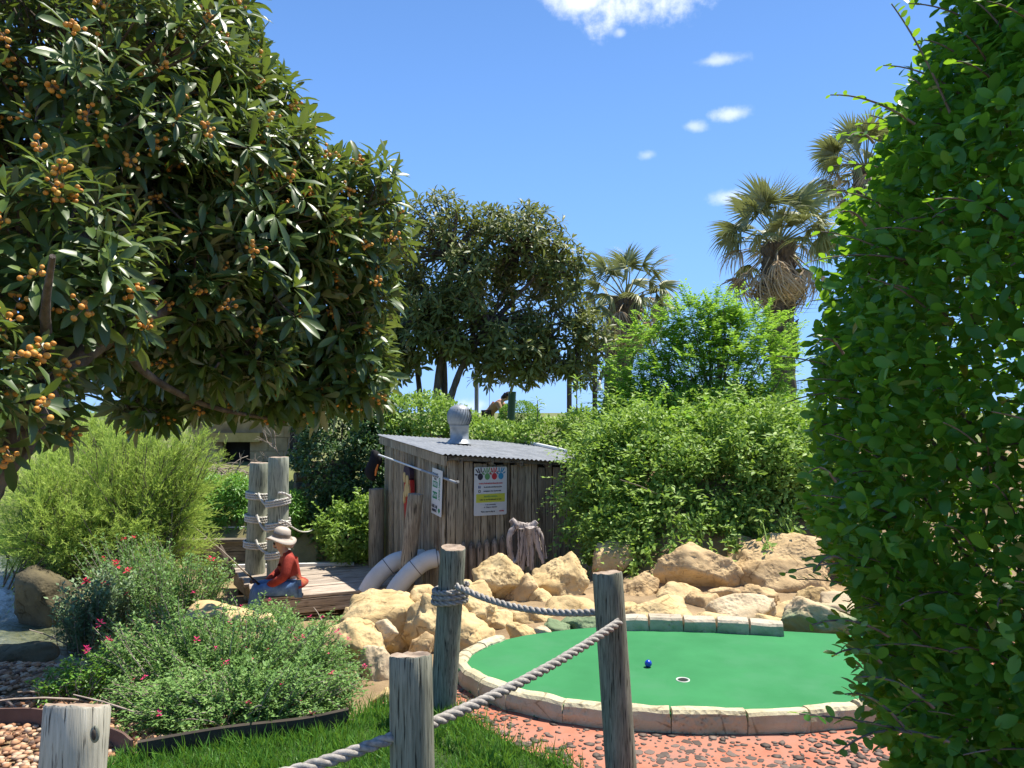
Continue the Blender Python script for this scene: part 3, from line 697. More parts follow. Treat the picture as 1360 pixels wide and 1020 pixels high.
log_post('fence_post', ext_base(C_t, C_b, -.3), C_t, .066, 'post_wood', 'tall leaning post with rope wound round it in front of boulders', 'fence post', GP, cut=-0.08)
log_post('fence_post', ext_base(D_t, D_b, -.3), D_t, .0625, 'post_wood', 'dark post standing against the putting green where both ropes end', 'fence post', GP, cut=0.1)

# the knot on the short pale post
pa = bpy.data.objects['fence_post']; kc = P(126, 975, 1.78)
for nm, sx, sz, m, o in (('knot', .011, .020, 'post_wood', .0), ('knot_heart', .006, .013, 'dark_timber', -.003)):
    mb = MB(); V, F = ICO[3]; mb.add(V * [sx, .006, sz] + kc + [0, o, 0], F, 0, .5, True); mb.build(nm, MAT[m], pa)

def rope_path(mb, pts, r, pitch=None, k=6, mi=0):
    """three twisted strands along a path"""
    pts = np.asarray(pts, float); seg = np.linalg.norm(np.diff(pts, axis=0), axis=1); cum = np.concatenate([[0], np.cumsum(seg)]); L = cum[-1]
    pitch = pitch or r * 6.5; n = max(12, int(L / pitch * 9)); s = np.linspace(0, L, n)
    c = np.stack([np.interp(s, cum, pts[:, i]) for i in range(3)], -1); t, U, Wv = frame_along(c)
    for q in range(3):
        a = s / pitch * 2 * math.pi + q * 2.094
        tube(mb, c + (np.cos(a)[:, None] * U + np.sin(a)[:, None] * Wv) * r * .54, r * .51, k, mi)
def sag(a, b, dz, n=30):
    t = np.linspace(0, 1, n)[:, None]; p = np.asarray(a) + (np.asarray(b) - np.asarray(a)) * t; p[:, 2] -= (4 * t * (1 - t))[:, 0] * dz; return p
GR = 'twisted ropes of the fence'
rb = thing('fence_rope', 'thick twisted grey rope running from front post up to the dark post', 'rope', tuple(B_t[:2]) + (.64,), GR)
mb = MB(); rope_path(mb, sag(P(547, 971, 2.2), P(822, 826, 3.14), .028), .0175); mb.build('rope_span', MAT['rope_fibre'], rb)
ra = thing('fence_rope', 'twisted grey rope dropping left from front post over the grass', 'rope', tuple(B_t[:2]) + (.64,), GR)
mb = MB(); rope_path(mb, sag(P(545, 970, 2.2), P(95, 1085, 1.78), .03), .0175); mb.build('rope_span', MAT['rope_fibre'], ra)
rc = thing('fence_rope', 'twisted grey rope sagging from coiled post to dark post before the boulders', 'rope', tuple(C_t[:2]) + (.6,), GR)
mb = MB(); rope_path(mb, sag(P(606, 778, 3.89), P(800, 812, 3.26), .05), .0165); mb.build('rope_span', MAT['rope_fibre'], rc)
cc = P(598, 789, 3.97); th = np.linspace(0, 2 * math.pi * 3.2, 150)
ax = nrm(C_t - C_b)
helix = np.stack([cc[0] + (.066 + .0165) * np.cos(th), cc[1] + (.066 + .0165) * np.sin(th), cc[2] + .040 - th / th[-1] * .085 + .012 * np.cos(th * 1.0 + .5)], -1)
helix += ((helix[:, 2:3] - cc[2]) * ax[None, :] / ax[2]) * [1, 1, 0]
mb = MB(); rope_path(mb, helix, .0155, k=5); mb.build('rope_coil', MAT['rope_fibre'], rc)

# ------------------------------------------------------------------ shed
AL = math.radians(28); f2 = np.array([math.cos(AL), math.sin(AL)]); s2 = np.array([-math.sin(AL), math.cos(AL)])
n2f = np.array([math.sin(AL), -math.cos(AL)])      # outward normal of the front wall
n2s = -f2                                          # outward normal of the left wall
C0 = np.array([-.80, 9.4]); FW, SWD = 2.27, 2.25
shed = thing('shed', 'weathered grey board shed with corrugated metal lean-to roof', 'shed', (C0[0], C0[1], -.75))
def eave(t, u):      # top of wall at t along the front, u back along the side
    return .93 - .078 * t + .068 * u
def sp(t, u, z): p = C0 + f2 * t + s2 * u; return np.array([p[0], p[1], z])
def wall_board(p2, dirv, nv, w, z0, z1, th, m, name='board', slant=0.0, tilt=0.0):
    mb = MB(); M3 = np.array([[dirv[0], nv[0], 0], [dirv[1], nv[1], 0], [0, 0, 1]])
    sh = np.array([[1, 0, tilt], [0, 1, 0], [0, 0, 1]])
    box(mb, (p2[0], p2[1], (z0 + z1) / 2), w, th, z1 - z0, bev=min(.006, th * .3), M3=M3 @ sh)
    V = mb.v[0]; top = V[:, 2] > (z0 + z1) / 2; V[top, 2] += slant * ((V[top, :2] - p2) @ dirv)
    return mb.build(name, MAT[m], shed)
t = 0.0
while t < FW - .03:
    w = float(R.uniform(.085, .125)); c = C0 + f2 * (t + w / 2) + n2f * float(R.uniform(-.004, .012))
    wall_board(c, f2, n2f, w - float(R.uniform(.004, .013)), -.85, eave(t, 0) - float(R.uniform(.0, .06)), .022, 'shed_wood', tilt=float(R.normal(0, .006))); t += w
u = 0.03
while u < SWD - .03:
    w = float(R.uniform(.08, .115)); c = C0 + s2 * (u + w / 2) + n2s * float(R.uniform(-.004, .012))
    wall_board(c, s2, n2s, w - float(R.uniform(.004, .012)), -.85, eave(0, u) - .02, .022, 'shed_wood', slant=.068, tilt=float(R.normal(0, .005))); u += w
# back and right walls, inner lining behind the gaps
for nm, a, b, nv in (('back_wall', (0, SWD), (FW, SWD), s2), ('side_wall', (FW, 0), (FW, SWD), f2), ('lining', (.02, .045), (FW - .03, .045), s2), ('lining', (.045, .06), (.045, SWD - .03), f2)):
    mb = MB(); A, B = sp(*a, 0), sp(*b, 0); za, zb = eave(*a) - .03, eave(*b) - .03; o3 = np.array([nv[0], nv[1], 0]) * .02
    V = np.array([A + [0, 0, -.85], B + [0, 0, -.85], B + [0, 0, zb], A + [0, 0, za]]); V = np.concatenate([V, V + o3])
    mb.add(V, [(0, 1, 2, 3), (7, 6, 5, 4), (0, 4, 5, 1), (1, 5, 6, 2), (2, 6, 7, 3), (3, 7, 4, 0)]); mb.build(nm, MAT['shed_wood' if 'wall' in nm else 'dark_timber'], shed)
# roof
nt_, nu_ = 220, 8; t0, t1, u0, u1 = -.10, FW + .12, -.13, SWD + .12
T, U_ = np.meshgrid(np.linspace(t0, t1, nt_), np.linspace(u0, u1, nu_))
XY = C0[None, None] + T[..., None] * f2 + U_[..., None] * s2
Z = eave(T, U_) + .055 + .0085 * np.cos(T / .066 * 2 * math.pi) + .006 * np.cos(T * 2.1 + U_)
V = np.concatenate([XY, Z[..., None]], -1).reshape(-1, 3); i = np.arange(nu_ - 1)[:, None] * nt_; j = np.arange(nt_ - 1)[None, :]
F = np.stack([i + j, i + j + 1, i + nt_ + j + 1, i + nt_ + j], -1).reshape(-1, 4)
mb = MB(); mb.add(V, F, 0, .5, True); mb.add(V - [0, 0, .0035], F[:, ::-1], 0, .5, True)
roof = mb.build('roof', MAT['galvanised'], shed)
def beam(name, A, B, w, h, m, par=None, var=.5):
    mb = MB(); A, B = np.array(A), np.array(B); t = nrm(B - A); x = nrm(np.cross(t, [0, 0, 1.])); y = np.cross(x, t)
    V = np.array([p + x * w / 2 * sx + y * h / 2 * sy for p in (A, B) for sx, sy in ((-1, -1), (1, -1), (1, 1), (-1, 1))])
    mb.add(V, [(0, 1, 5, 4), (1, 2, 6, 5), (2, 3, 7, 6), (3, 0, 4, 7), (3, 2, 1, 0), (4, 5, 6, 7)]); return mb.build(name, MAT[m], par if par is not None else shed)
beam('fascia', sp(-.06, -.12, eave(-.06, -.12) - .02), sp(-.06, SWD + .1, eave(-.06, SWD + .1) - .02), .03, .12, 'shed_wood')
beam('eave_batten', sp(-.02, -.075, eave(0, -.08) + .015), sp(FW + .1, -.075, eave(FW, -.08) + .015), .035, .05, 'timber_wood')
for tt in np.arange(.15, FW, .42): beam('rafter', sp(tt, -.11, eave(tt, -.11) - .005), sp(tt, .3, eave(tt, .3) - .005), .04, .07, 'timber_wood')
mb = MB(); tube(mb, [sp(FW + .08, -.12, eave(FW, -.12) + .085), sp(FW + .08, SWD + .1, eave(FW, SWD + .1) + .085)], .028, 10); mb.build('edge_pipe', MAT['pvc'], shed)
# lower half-log stakes with pointed tops
t = .16
while t < 1.0:
    w = float(R.uniform(.085, .105)); c = C0 + f2 * (t + w / 2) + n2f * .045
    mb = MB(); zt = float(R.uniform(-.18, -.05)); tube(mb, [(c[0], c[1], -.9), (c[0], c[1], zt - .09), (c[0], c[1], zt - .04), (c[0], c[1], zt)], [w * .5, w * .48, w * .36, w * .08], 10, rough=.03)
    mb.build('stake', MAT['stake_wood'], shed); t += w + .012
# whirling roof vent
vc = P(610, 583, 11.15); 
vent = None
vm = MB(); lathe(vm, [(.19, -.06), (.15, -.01), (.135, .0), (.135, .17), (.145, .175), (.145, .20)], (vc[0], vc[1], vc[2]), 28)
vent = vm.build('roof_vent', MAT['vent_metal'], shed)
cap = MB(); lathe(cap, [(.146, .455), (.13, .485), (.09, .512), (.045, .525), (0, .53)], (vc[0], vc[1], vc[2] - .03), 28); cap.build('vent_cap', MAT['vent_metal'], vent)
finm = None
for q in range(24):
    a0 = q / 24 * 2 * math.pi; zz = np.linspace(0, 1, 9); ang = a0 + .55 * zz
    rr = .132 + .048 * np.sin(zz * math.pi) ** .7
    Pp = np.stack([vc[0] + rr * np.cos(ang), vc[1] + rr * np.sin(ang), vc[2] + .19 + .26 * zz], -1)
    Q = np.stack([vc[0] + (rr - .012) * np.cos(ang + .26), vc[1] + (rr - .012) * np.sin(ang + .26), vc[2] + .19 + .26 * zz], -1)
    V = np.concatenate([Pp, Q]); F = [(k, k + 9, k + 10, k + 1) for k in range(8)]
    mbf = MB(); mbf.add(V, F, 0, .5, True); mbf.build('vent_fin', MAT['vent_metal'], vent)
mb = MB(); lathe(mb, [(.12, .16), (.148, .3), (.12, .45)], (vc[0], vc[1], vc[2]), 20); mb.build('vent_core', MAT['grey_pole'], vent)

# log posts standing beside the shed
GS = 'log posts beside the shed'
p = G(500, 752, -.75); log_post('log_post', (p[0], p[1], -1.0), P(500, 649, p[1]), .112, 'shed_wood', 'thick rough post at the rear corner of the shed beside ivy', 'post', GS)
p = G(551, 756, -.75); p = np.array([-1.36, 9.72, -.75]); log_post('log_post', (p[0], p[1], -1.0), P(552, 656, p[1]), .098, 'shed_wood', 'rough post in front of the painted figure on the shed wall', 'post', GS)
# white pipes bending down from the wall
GPp = 'white plastic pipes bending out of the shed wall'
for (path, d0, d1, lab) in (([(574, 742), (552, 742), (528, 745), (513, 754), (497, 770), (486, 788)], 10.05, 9.85, 'rear white pipe elbow bending from shed wall into the deck'),
                            ([(608, 740), (592, 740), (568, 744), (549, 757), (531, 776), (520, 794)], 9.72, 9.5, 'front white pipe elbow bending from shed wall into the deck')):
    pts = smooth_open([P(x, y, d0 + (d1 - d0) * k / 5) for k, (x, y) in enumerate(path)], 6)
    pp = thing('pipe_elbow', lab, 'pipe', tuple(pts[-1]), GPp)
    mb = MB(); tube(mb, pts, .116, 20); mb.build('pipe_bend', MAT['pvc'], pp)
    for k in (9, 17):
        mb = MB(); tt = nrm(pts[k + 1] - pts[k]); tube(mb, [pts[k] - tt * .004, pts[k] + tt * .004], .1185, 20); mb.build('pipe_joint', MAT['ink_dark'], pp)

# signs
def sign_frame(o2, dirv, nv, z, tilt=0.0):
    M = Matrix(((dirv[0], 0, nv[0], o2[0]), (dirv[1], 0, nv[1], o2[1]), (0, 1, 0, z), (0, 0, 0, 1)))
    return M @ Matrix.Rotation(tilt, 4, 'Z')
def rrect(w, h, r, n=5):
    out = []
    for cx, cy, a0 in ((w / 2 - r, h / 2 - r, 0), (-w / 2 + r, h / 2 - r, 90), (-w / 2 + r, -h / 2 + r, 180), (w / 2 - r, -h / 2 + r, 270)):
        for k in range(n + 1): a = math.radians(a0 + 90 * k / n); out.append((cx + r * math.cos(a), cy + r * math.sin(a)))
    return out
def plate(name, poly, z0, z1, m, par, M):
    mb = MB(); prism(mb, poly, z0, z1); return mb.build(name, MAT[m], par, M)
def text(body, x, y, size, m, par, M, name='lettering', z=.009, align='CENTER', rot=0.0):
    c = bpy.data.curves.new(name, 'FONT'); c.body = body; c.size = size; c.align_x = align; c.align_y = 'CENTER'; c.extrude = .0006; c.offset = size * .022; c.resolution_u = 2
    c.materials.append(MAT[m]); t_ = bpy.data.objects.new(name, c); COL.objects.link(t_)
    me = bpy.data.meshes.new_from_object(t_.evaluated_get(bpy.context.evaluated_depsgraph_get())); bpy.data.objects.remove(t_); bpy.data.curves.remove(c)
    return obj(name, me, par, M @ Matrix.Translation((x, y, z)) @ Matrix.Rotation(rot, 4, 'Z'))
def hand_poly(sx):
    pts = []
    F_ = [(-.030, .012, 150, .024, .0075), (-.021, .030, 112, .040, .0065), (-.004, .024, 92, .046, .0065), (.011, .032, 74, .042, .0065), (.024, .020, 48, .024, .006)]
    return F_
o2 = C0 + f2 * .585 + n2f * .03; M = sign_frame(o2, f2, n2f, .505, -.01)
sg = thing('wall_sign', 'white sign with four coloured hand prints on front wall of the shed', 'sign', (o2[0], o2[1], .505), 'signs on the shed')
plate('sign_board', rrect(.455, .60, .02), 0, .006, 'sign_white', sg, M)
plate('colour_band', rrect(.40, .105, .004), .0062, .0075, 'sign_yellow', sg, M @ Matrix.Translation((0, -.085, 0)))
for hx, m in ((-.145, 'ink_dark'), (-.048, 'ink_green'), (.050, 'ink_red'), (.142, 'ink_blue')):
    mb = MB(); a = np.linspace(0, 2 * math.pi, 18, endpoint=False); prism(mb, np.c_[.030 * np.cos(a) + 0, .030 * np.sin(a) * 1.05 - .005], .0065, .0078)
    lean = -.35 if hx < -.1 else (.3 if hx > .1 else 0)
    for (fx, fy, an, L, r) in hand_poly(1):
        an = math.radians(an) - lean; d = np.array([math.cos(an), math.sin(an)]); n_ = np.array([-d[1], d[0]]); b0 = np.array([fx, fy]) * .9 + d * .006; e0 = b0 + d * L
        pl = [b0 - n_ * r, e0 - n_ * r * .9] + [e0 + (d * math.cos(k) - n_ * math.sin(k)) * r * .9 for k in (.8, 0, -.8)] + [e0 + n_ * r * .9, b0 + n_ * r]
        prism(mb, pl, .0065, .0078)
    mb.build('hand_print', MAT[m], sg, M @ Matrix.Translation((hx, .190, 0)) @ Matrix.Diagonal((1.22, 1.32, 1, 1)))
plate('logo', rrect(.032, .032, .004), .0062, .0072, 'ink_navy', sg, M @ Matrix.Translation((-.155, .055, 0))); text('f', -.153, .055, .038, 'sign_white', sg, M, 'logo_letter')
plate('logo', rrect(.032, .032, .008), .0062, .0072, 'ink_dark', sg, M @ Matrix.Translation((-.155, .002, 0))); plate('logo_ring', rrect(.018, .018, .009), .0073, .0082, 'sign_white', sg, M @ Matrix.Translation((-.155, .002, 0)))
text('www.Adventurehands.com', 0, .098, .030, 'ink_red', sg, M); text('facebook.com/handsonfun', .03, .052, .024, 'ink_dark', sg, M); text('instagram: the hands club', .022, .002, .024, 'ink_dark', sg, M)
text('Monthly reviews', 0, -.065, .028, 'ink_green', sg, M); text('Like us on Facebook to win', 0, -.103, .027, 'ink_dark', sg, M)
text('f  our community', 0, -.165, .021, 'ink_dark', sg, M); text('8  Things to discover', 0, -.198, .021, 'ink_dark', sg, M); text('Pick a toy to play at', -.035, -.252, .024, 'ink_dark', sg, M); text('HOME', .155, -.252, .024, 'ink_red', sg, M)
o2 = C0 + s2 * .17 + n2s * .05; M = sign_frame(o2, -s2, n2s, .505, -.07)
sg2 = thing('wall_sign', 'narrow white and green sign on the side wall near the shed corner', 'sign', (o2[0], o2[1], .505), 'signs on the shed')
plate('sign_board', rrect(.32, .565, .006), 0, .006, 'sign_white', sg2, M)
for (yy, w, h) in ((.09, .15, .075), (-.045, .14, .085)):
    plate('green_panel', rrect(w, h, .004), .0062, .0075, 'sign_green', sg2, M @ Matrix.Translation((-.055, yy, 0)))
text('SAVE', -.05, .20, .075, 'ink_dark', sg2, M); text('FOR', -.05, .155, .04, 'ink_dark', sg2, M); text('FREE', -.055, .09, .06, 'sign_white', sg2, M); text('PLAY', -.055, -.045, .06, 'sign_white', sg2, M)
text('ASK US', -.055, -.185, .055, 'ink_dark', sg2, M); text('INSIDE', -.055, -.235, .05, 'ink_dark', sg2, M); text('OPEN DAILY', .085, .05, .05, 'sign_green', sg2, M, rot=-math.pi / 2)
plate('green_leaf', [(0, -.03), (.035, 0), (.02, .03), (-.02, .03), (-.035, 0)], .0062, .0075, 'sign_green', sg2, M @ Matrix.Translation((.09, -.22, 0)))

# painted figure hung on the side wall
o2 = C0 + s2 * 1.12 + n2s * .04; M = sign_frame(o2, -s2, n2s, .36)
fig = thing('carved_figure', 'red and yellow painted wooden figure with dark head on shed side wall', 'wall carving', (o2[0], o2[1], .42))
def blob(n, w, h, e=2.0): a = np.linspace(0, 2 * math.pi, n, endpoint=False); return np.c_[w * np.cos(a), h * np.sin(a)]
plate('body', [(-.05, -.42), (.03, -.42), (.10, -.18), (.15, .08), (.14, .22), (.02, .25), (-.12, .2), (-.13, -.1)], 0, .05, 'paint_red', fig, M)
plate('head', blob(16, .13, .12), .0, .06, 'paint_dark', fig, M @ Matrix.Translation((.0, .30, 0)))
for (x, y, w, h) in ((-.06, .25, .045, .07), (.05, .20, .05, .09), (.0, .08, .05, .09), (.09, .08, .04, .08), (-.07, -.02, .03, .08)):
    plate('feather', blob(12, w, h), .02, .072, 'paint_yellow', fig, M @ Matrix.Translation((x, y, 0)))
# pole along the side wall with a cloth at its end
a = P(503, 604, 10.9); b = P(606, 641, 9.15)
pl = thing('flag_pole', 'thin grey pole slung along the shed side wall under the roof', 'pole', tuple(b))
mb = MB(); tube(mb, [a, a + (b - a) * .62], .013, 8); mb.build('pole_tube', MAT['pvc'], pl); mb = MB(); tube(mb, [a + (b - a) * .6, b], .017, 8); mb.build('pole_sleeve', MAT['grey_pole'], pl)
mb = MB(); box(mb, b + np.array([0.0, 0.06, -.0]), .025, .10, .025, -.4); mb.build('bracket', MAT['grey_pole'], pl)
mb = MB(); q = P(496, 618, 10.95); V, F = ICO[3]
W_ = V * (.10, .07, .22); W_[:, 0] += .035 * np.sin(W_[:, 2] * 14); W_ *= (1 + .12 * np.array([mnoise.noise(Vector(v * 2.2)) for v in V]))[:, None]
mb.add(W_ + q, F, 0, .5, True); fc = tag(mb.build('black_cloth', MAT['black_cloth']), 'bunched black cloth with an orange strip hanging at the pole end', 'cloth')
mb = MB(); tube(mb, [q + [.075, -.08, .02], q + [.055, -.09, -.06], q + [.04, -.07, -.14]], [.008, .018, .010], 8); mb.build('orange_strip', MAT['stripe_orange'], fc)

# ------------------------------------------------------------------ deck
ZD = -.75; BE = math.radians(22); dv = np.array([math.cos(BE), math.sin(BE)]); nv = np.array([-dv[1], dv[0]])
LF, LB = G(348, 795, ZD)[:2], G(306, 755, ZD)[:2]
deck = thing('deck', 'low wooden deck of weathered planks beside the creek', 'deck', (LF[0], LF[1], ZD))
depth = float((LB - LF) @ nv); shift = float((LB - LF) @ dv); npl = 14; wp = depth / npl
for k in range(npl + 3):
    c0 = LF + nv * wp * (k + .5) + dv * (shift * (k + .5) / npl + float(R.uniform(-.03, .03)))
    # end just before the shed's side wall
    A_ = np.array([[dv[0], -s2[0]], [dv[1], -s2[1]]]); L = float(np.linalg.solve(A_, C0 + n2s * .06 - c0)[0])
    if L > 3.4 or L < .4: L = 2.9
    if k < 2: L = 1.75 + .1 * k
    if k >= npl: c0 = c0 + dv * 1.5; L -= 1.5
    L -= float(R.uniform(0, .06))
    mb = MB(); c = c0 + dv * L / 2; box(mb, (c[0], c[1], ZD - .02 + float(R.uniform(-.004, .006))), L, wp - float(R.uniform(.006, .014)), .04, BE, bev=.005)
    mb.build('plank', MAT['deck_wood'], deck)
for k in range(4):
    c0 = LF + dv * 1.72 + nv * (.06 + .15 * k) + np.array([0, -.05]); mb = MB(); c = c0 + dv * .55
    box(mb, (c[0], c[1], ZD - .10 - .012 * k), 1.1, .13, .04, BE + .05, bev=.005); mb.build('plank', MAT['timber_wood'], deck)
A, B = LF + nv * .02, LF + dv * 1.95 + nv * .02
mb = MB(); c = (A + B) / 2; box(mb, (c[0], c[1], ZD - .135), 1.95, .04, .17, BE, bev=.004); mb.build('fascia', MAT['deck_wood'], deck)
A, B = LF + dv * .06 - nv * .0 + nv * .06, LB + dv * .06 - nv * .06
c = (A + B) / 2; an = math.atan2(*(B - A)[::-1]); mb = MB(); box(mb, (c[0], c[1], ZD - .135), float(np.linalg.norm(B - A)), .04, .17, an, bev=.004); mb.build('fascia', MAT['timber_wood'], deck)
for q in (LF + dv * .15 + nv * .2, LF + dv * 1.4 + nv * .25, LB + dv * .15 - nv * .2): 
    mb = MB(); box(mb, (q[0], q[1], ZD - .34), .1, .1, .58, BE); mb.build('deck_leg', MAT['dark_timber'], deck)
A, B = G(300, 752.5, ZD + .02), G(470, 749, ZD + .02)
beam('edge_board', A, B, .06, .05, 'white_paint', deck)
# mooring posts and their ropes
GM = 'mooring posts on the deck'
p1b = np.array([P(338, 700, 10.75)[0], 10.75, ZD]); p1t = P(344.5, 614.5, 10.75); p2b = np.array([P(369, 700, 10.5)[0], 10.5, ZD]); p2t = P(370, 607, 10.5)
log_post('mooring_post', p1b - [0, 0, .4], p1t, .132, 'mooring_wood', 'left and shorter of two tall rope-wrapped posts on the deck', 'mooring post', GM)
log_post('mooring_post', p2b - [0, 0, .4], p2t, .138, 'mooring_wood', 'taller rope-wrapped post directly behind the seated person', 'mooring post', GM)
mr_ = thing('mooring_rope', 'white rope wound in coils round the two mooring posts', 'rope', tuple(p2b))
def coil(cx, cy, zc, r, turns, slope=0.0, rr=.016, ph=0.0):
    th = np.linspace(0, 2 * math.pi * turns, int(34 * turns)); h = rr * 2.05 * turns
    pts = np.stack([cx + (r + rr) * np.cos(th + ph), cy + (r + rr) * np.sin(th + ph), zc + h / 2 - th / th[-1] * h + slope * np.cos(th + ph)], -1)
    mb = MB(); rope_path(mb, pts, rr, k=5, pitch=rr * 7); mb.build('rope_coil', MAT['white_rope'], mr_)
def axis_at(b, t, z): return b + (t - b) * (z - b[2]) / (t[2] - b[2])
def zat(py, d): return float(P(0, py, d)[2])
for py in (659, 690, 725):
    z = zat(py, 10.6); c = axis_at(p1b, p1t, z); coil(c[0], c[1], z, .135, 3.2, -.01)
for py, tn in ((668, 3.2), (699, 3.2), (738, 3.2)):
    z = zat(py, 10.35); c = axis_at(p2b, p2t, z); coil(c[0], c[1], z, .14, tn, .03)
for (ax_, ay, bx, by, cx, cy) in ((343, 655, 347, 668, 358, 674), (341, 684, 346, 703, 357, 706), (340, 717, 345, 734, 358, 735)):
    mb = MB(); rope_path(mb, bez(P(ax_, ay, 10.57), P(bx, by, 10.5), P(cx, cy, 10.4), 14), .017, k=5); mb.build('rope_loop', MAT['white_rope'], mr_)
for py in (655, 692):
    mb = MB(); rope_path(mb, bez(P(370, py, 10.32), P(378, py - 2, 10.28), P(386, py + 6, 10.4), 12), .017, k=5); mb.build('rope_loop', MAT['white_rope'], mr_)

# ------------------------------------------------------------------ things behind the deck
tw = thing('retaining_wall', 'low stacked timber wall behind the creek, left of the mooring posts', 'retaining wall', tuple(P(285, 745, 11.6)))
for k, (z, h) in enumerate(((-.86, .155), (-.70, .155), (-.54, .155))):
    A, B = P(214, 700, 11.6), P(338, 700, 11.7); A[2] = B[2] = z; beam('plank', A, B, .09, h - .008, 'timber_wood', tw)
A, B = P(222, 700, 11.58), P(345, 700, 11.68); A[2] = B[2] = -.445; beam('cap_plank', A, B, .16, .035, 'timber_wood', tw)
dw = thing('log_wall', 'dark stacked log wall in the shade behind the mooring posts', 'retaining wall', tuple(P(418, 700, 13)))
for k in range(9):
    A, B = P(392, 600, 12.6), P(470, 600, 13.2); A[2] = B[2] = -.78 + .17 * k; mb = MB(); tube(mb, [A, (A + B) / 2, B], .083, 10); mb.build('log', MAT['timber_wood'], dw)
for px, py, r, lab in ((262, 742, .105, 'darker sawn log end standing left behind the flower bush'), (281, 735, .135, 'larger sawn log with pale cut face behind the flower bush')):
    p = P(px, py, 9.9); mb = MB(); tube(mb, [p + [0.05, .35, -.34], p + [0, .05, 0], p + [-.0, -.05, .07]], [r, r, r * .96], 14, rough=.02, cap=False)
    mb.add(p + [0, -.05, .07] + np.c_[r * .95 * np.cos(np.linspace(0, 6.28, 14, endpoint=False)), np.full(14, -.005), r * .95 * np.sin(np.linspace(0, 6.28, 14, endpoint=False))], [tuple(range(14))[::-1]], 1)
    tag(mb.build('sawn_log', [MAT['bark'], MAT['cut_end']]), lab, 'log', 'sawn logs behind the flower bush')
# stone building glimpsed behind
bl = thing('stone_building', 'tan stone building glimpsed under the loquat tree behind mooring posts', 'building', tuple(P(345, 650, 16.5)[:2]) + (.3,))
def bwall(x0, x1, y0, y1, d, m, name, th=.3):
    A, B = P(x0, y1, d), P(x1, y0, d); mb = MB(); box(mb, ((A[0] + B[0]) / 2, d + th / 2, (A[2] + B[2]) / 2), B[0] - A[0], th, B[2] - A[2]); return mb.build(name, MAT[m], bl)
yb = [545, 563, 581, 599, 617, 635, 653, 671, 690]
for r_ in range(8):
    x = 332 - (r_ % 2) * 12
    while x < 400:
        w = float(R.uniform(22, 32)); x2 = min(x + w, 404); bwall(max(x, 332), x2 - .35, yb[r_] + .3, yb[r_ + 1] - .2, 16.4 + float(R.uniform(-.02, .02)), 'stucco', 'stone_block'); x = x2
bwall(250, 332, 545, 577, 16.41, 'stucco', 'wall'); bwall(255, 296, 577, 690, 16.43, 'stucco', 'wall')
bwall(296, 332, 577, 690, 16.62, 'dark_opening', 'doorway'); bwall(280, 345, 575, 587, 16.2, 'building_trim', 'lintel', .2)  # near-black panel: shade inside the opening put into its colour
bwall(384, 408, 545, 700, 16.1, 'dark_timber', 'corner_post', .3)
mb = MB(); A, B = P(235, 548, 16.0), P(420, 536, 16.0); box(mb, ((A[0] + B[0]) / 2, 17.4, B[2] + .1), B[0] - A[0], 3.4, .16); mb.build('roof', MAT['galvanised'], bl)
# tree stump on the rocks
sp_ = P(697, 728, 7.9); stump = thing('tree_stump', 'upturned grey driftwood stump with hanging roots on the rocks before the shed', 'tree stump', tuple(P(697, 760, 7.9)))
mb = MB(); tube(mb, [sp_ + [0, 0, -.16], sp_ + [0, 0, 0], sp_ + [0, 0, .14], sp_ + [.0, 0, .21]], [.12, .12, .13, .10], 14, rough=.09); mb.build('trunk', MAT['dark_timber'], stump)  # near-black core, its colour standing for shade in the gaps between roots
def px8(x, y, dd=0.0): return P(x, y, 7.9 + dd)
for pts, r0, r1 in (([(686, 697), (677, 712), (678, 735), (684, 748)], .035, .022), ([(690, 700), (692, 720), (688, 742), (681, 748)], .03, .02), ([(697, 700), (697, 725), (694, 757)], .045, .02),
                    ([(703, 700), (705, 725), (707, 757)], .045, .025), ([(709, 700), (714, 722), (722, 748)], .045, .02), ([(713, 703), (720, 715), (725, 742)], .03, .015), ([(700, 700), (701, 725), (701, 752)], .035, .02), ([(692, 702), (691, 728), (690, 752)], .03, .02)):
    P3 = smooth_open([px8(x, y, -.15 + float(R.uniform(-.04, .02))) for x, y in pts], 6); mb = MB(); tube(mb, P3, np.linspace(r0, r1, len(P3)), 8, rough=.12); mb.build('root', MAT['driftwood'], stump)
for pts, r0, r1 in (([(679, 690), (686, 697), (700, 701)], .03, .05), ([(713, 693), (706, 699), (697, 701)], .028, .045)):
    P3 = smooth_open([px8(x, y, -.13) for x, y in pts], 5); mb = MB(); tube(mb, P3, np.linspace(r0, r1, len(P3)), 8, rough=.1); mb.build('top_root', MAT['driftwood'], stump)
# poles up on the bank
def pole(px, y0, y1, d, r, m, label, name, grp=None, par=None, cat='post'):
    A, B = P(px, y1, d), P(px, y0, d); A[2] = float(height(A[0], A[1])) - .2
    mb = MB(); tube(mb, [A, (A + B) / 2, B], r, 10); o = mb.build(name, MAT[m], par)
    if par is None: tag(o, label, cat, grp)
    return o
pole(633, 470, 560, 17, .048, 'grey_pole', 'slim grey metal pole rising into the far loquat tree', 'metal_pole', cat='pole')
GB = 'dark posts on the bank under the far loquat tree'
for px, lab, br in ((756, 'dark post with a diagonal brace left of the palm trunk', (757, 507, 772, 482)), (790, 'dark post carrying a white bell lamp beside the palm trunk', (791, 520, 803, 488))):
    t_ = thing('braced_post', lab, 'post', tuple(P(px, 545, 18)[:2]) + (.42,), GB)
    pole(px, 460, 550, 18, .06, 'dark_post', '', 'pole', par=t_)
    mb = MB(); tube(mb, [P(br[0], br[1], 18), P(br[2], br[3], 18)], .045, 8); mb.build('brace', MAT['dark_post'], t_)
lp = P(796, 512, 17.8); mb = MB(); lathe(mb, [(.0, .13), (.03, .12), (.04, .05), (.06, -.05), (.10, -.12), (.09, -.12), (.05, -.04)], lp, 16)
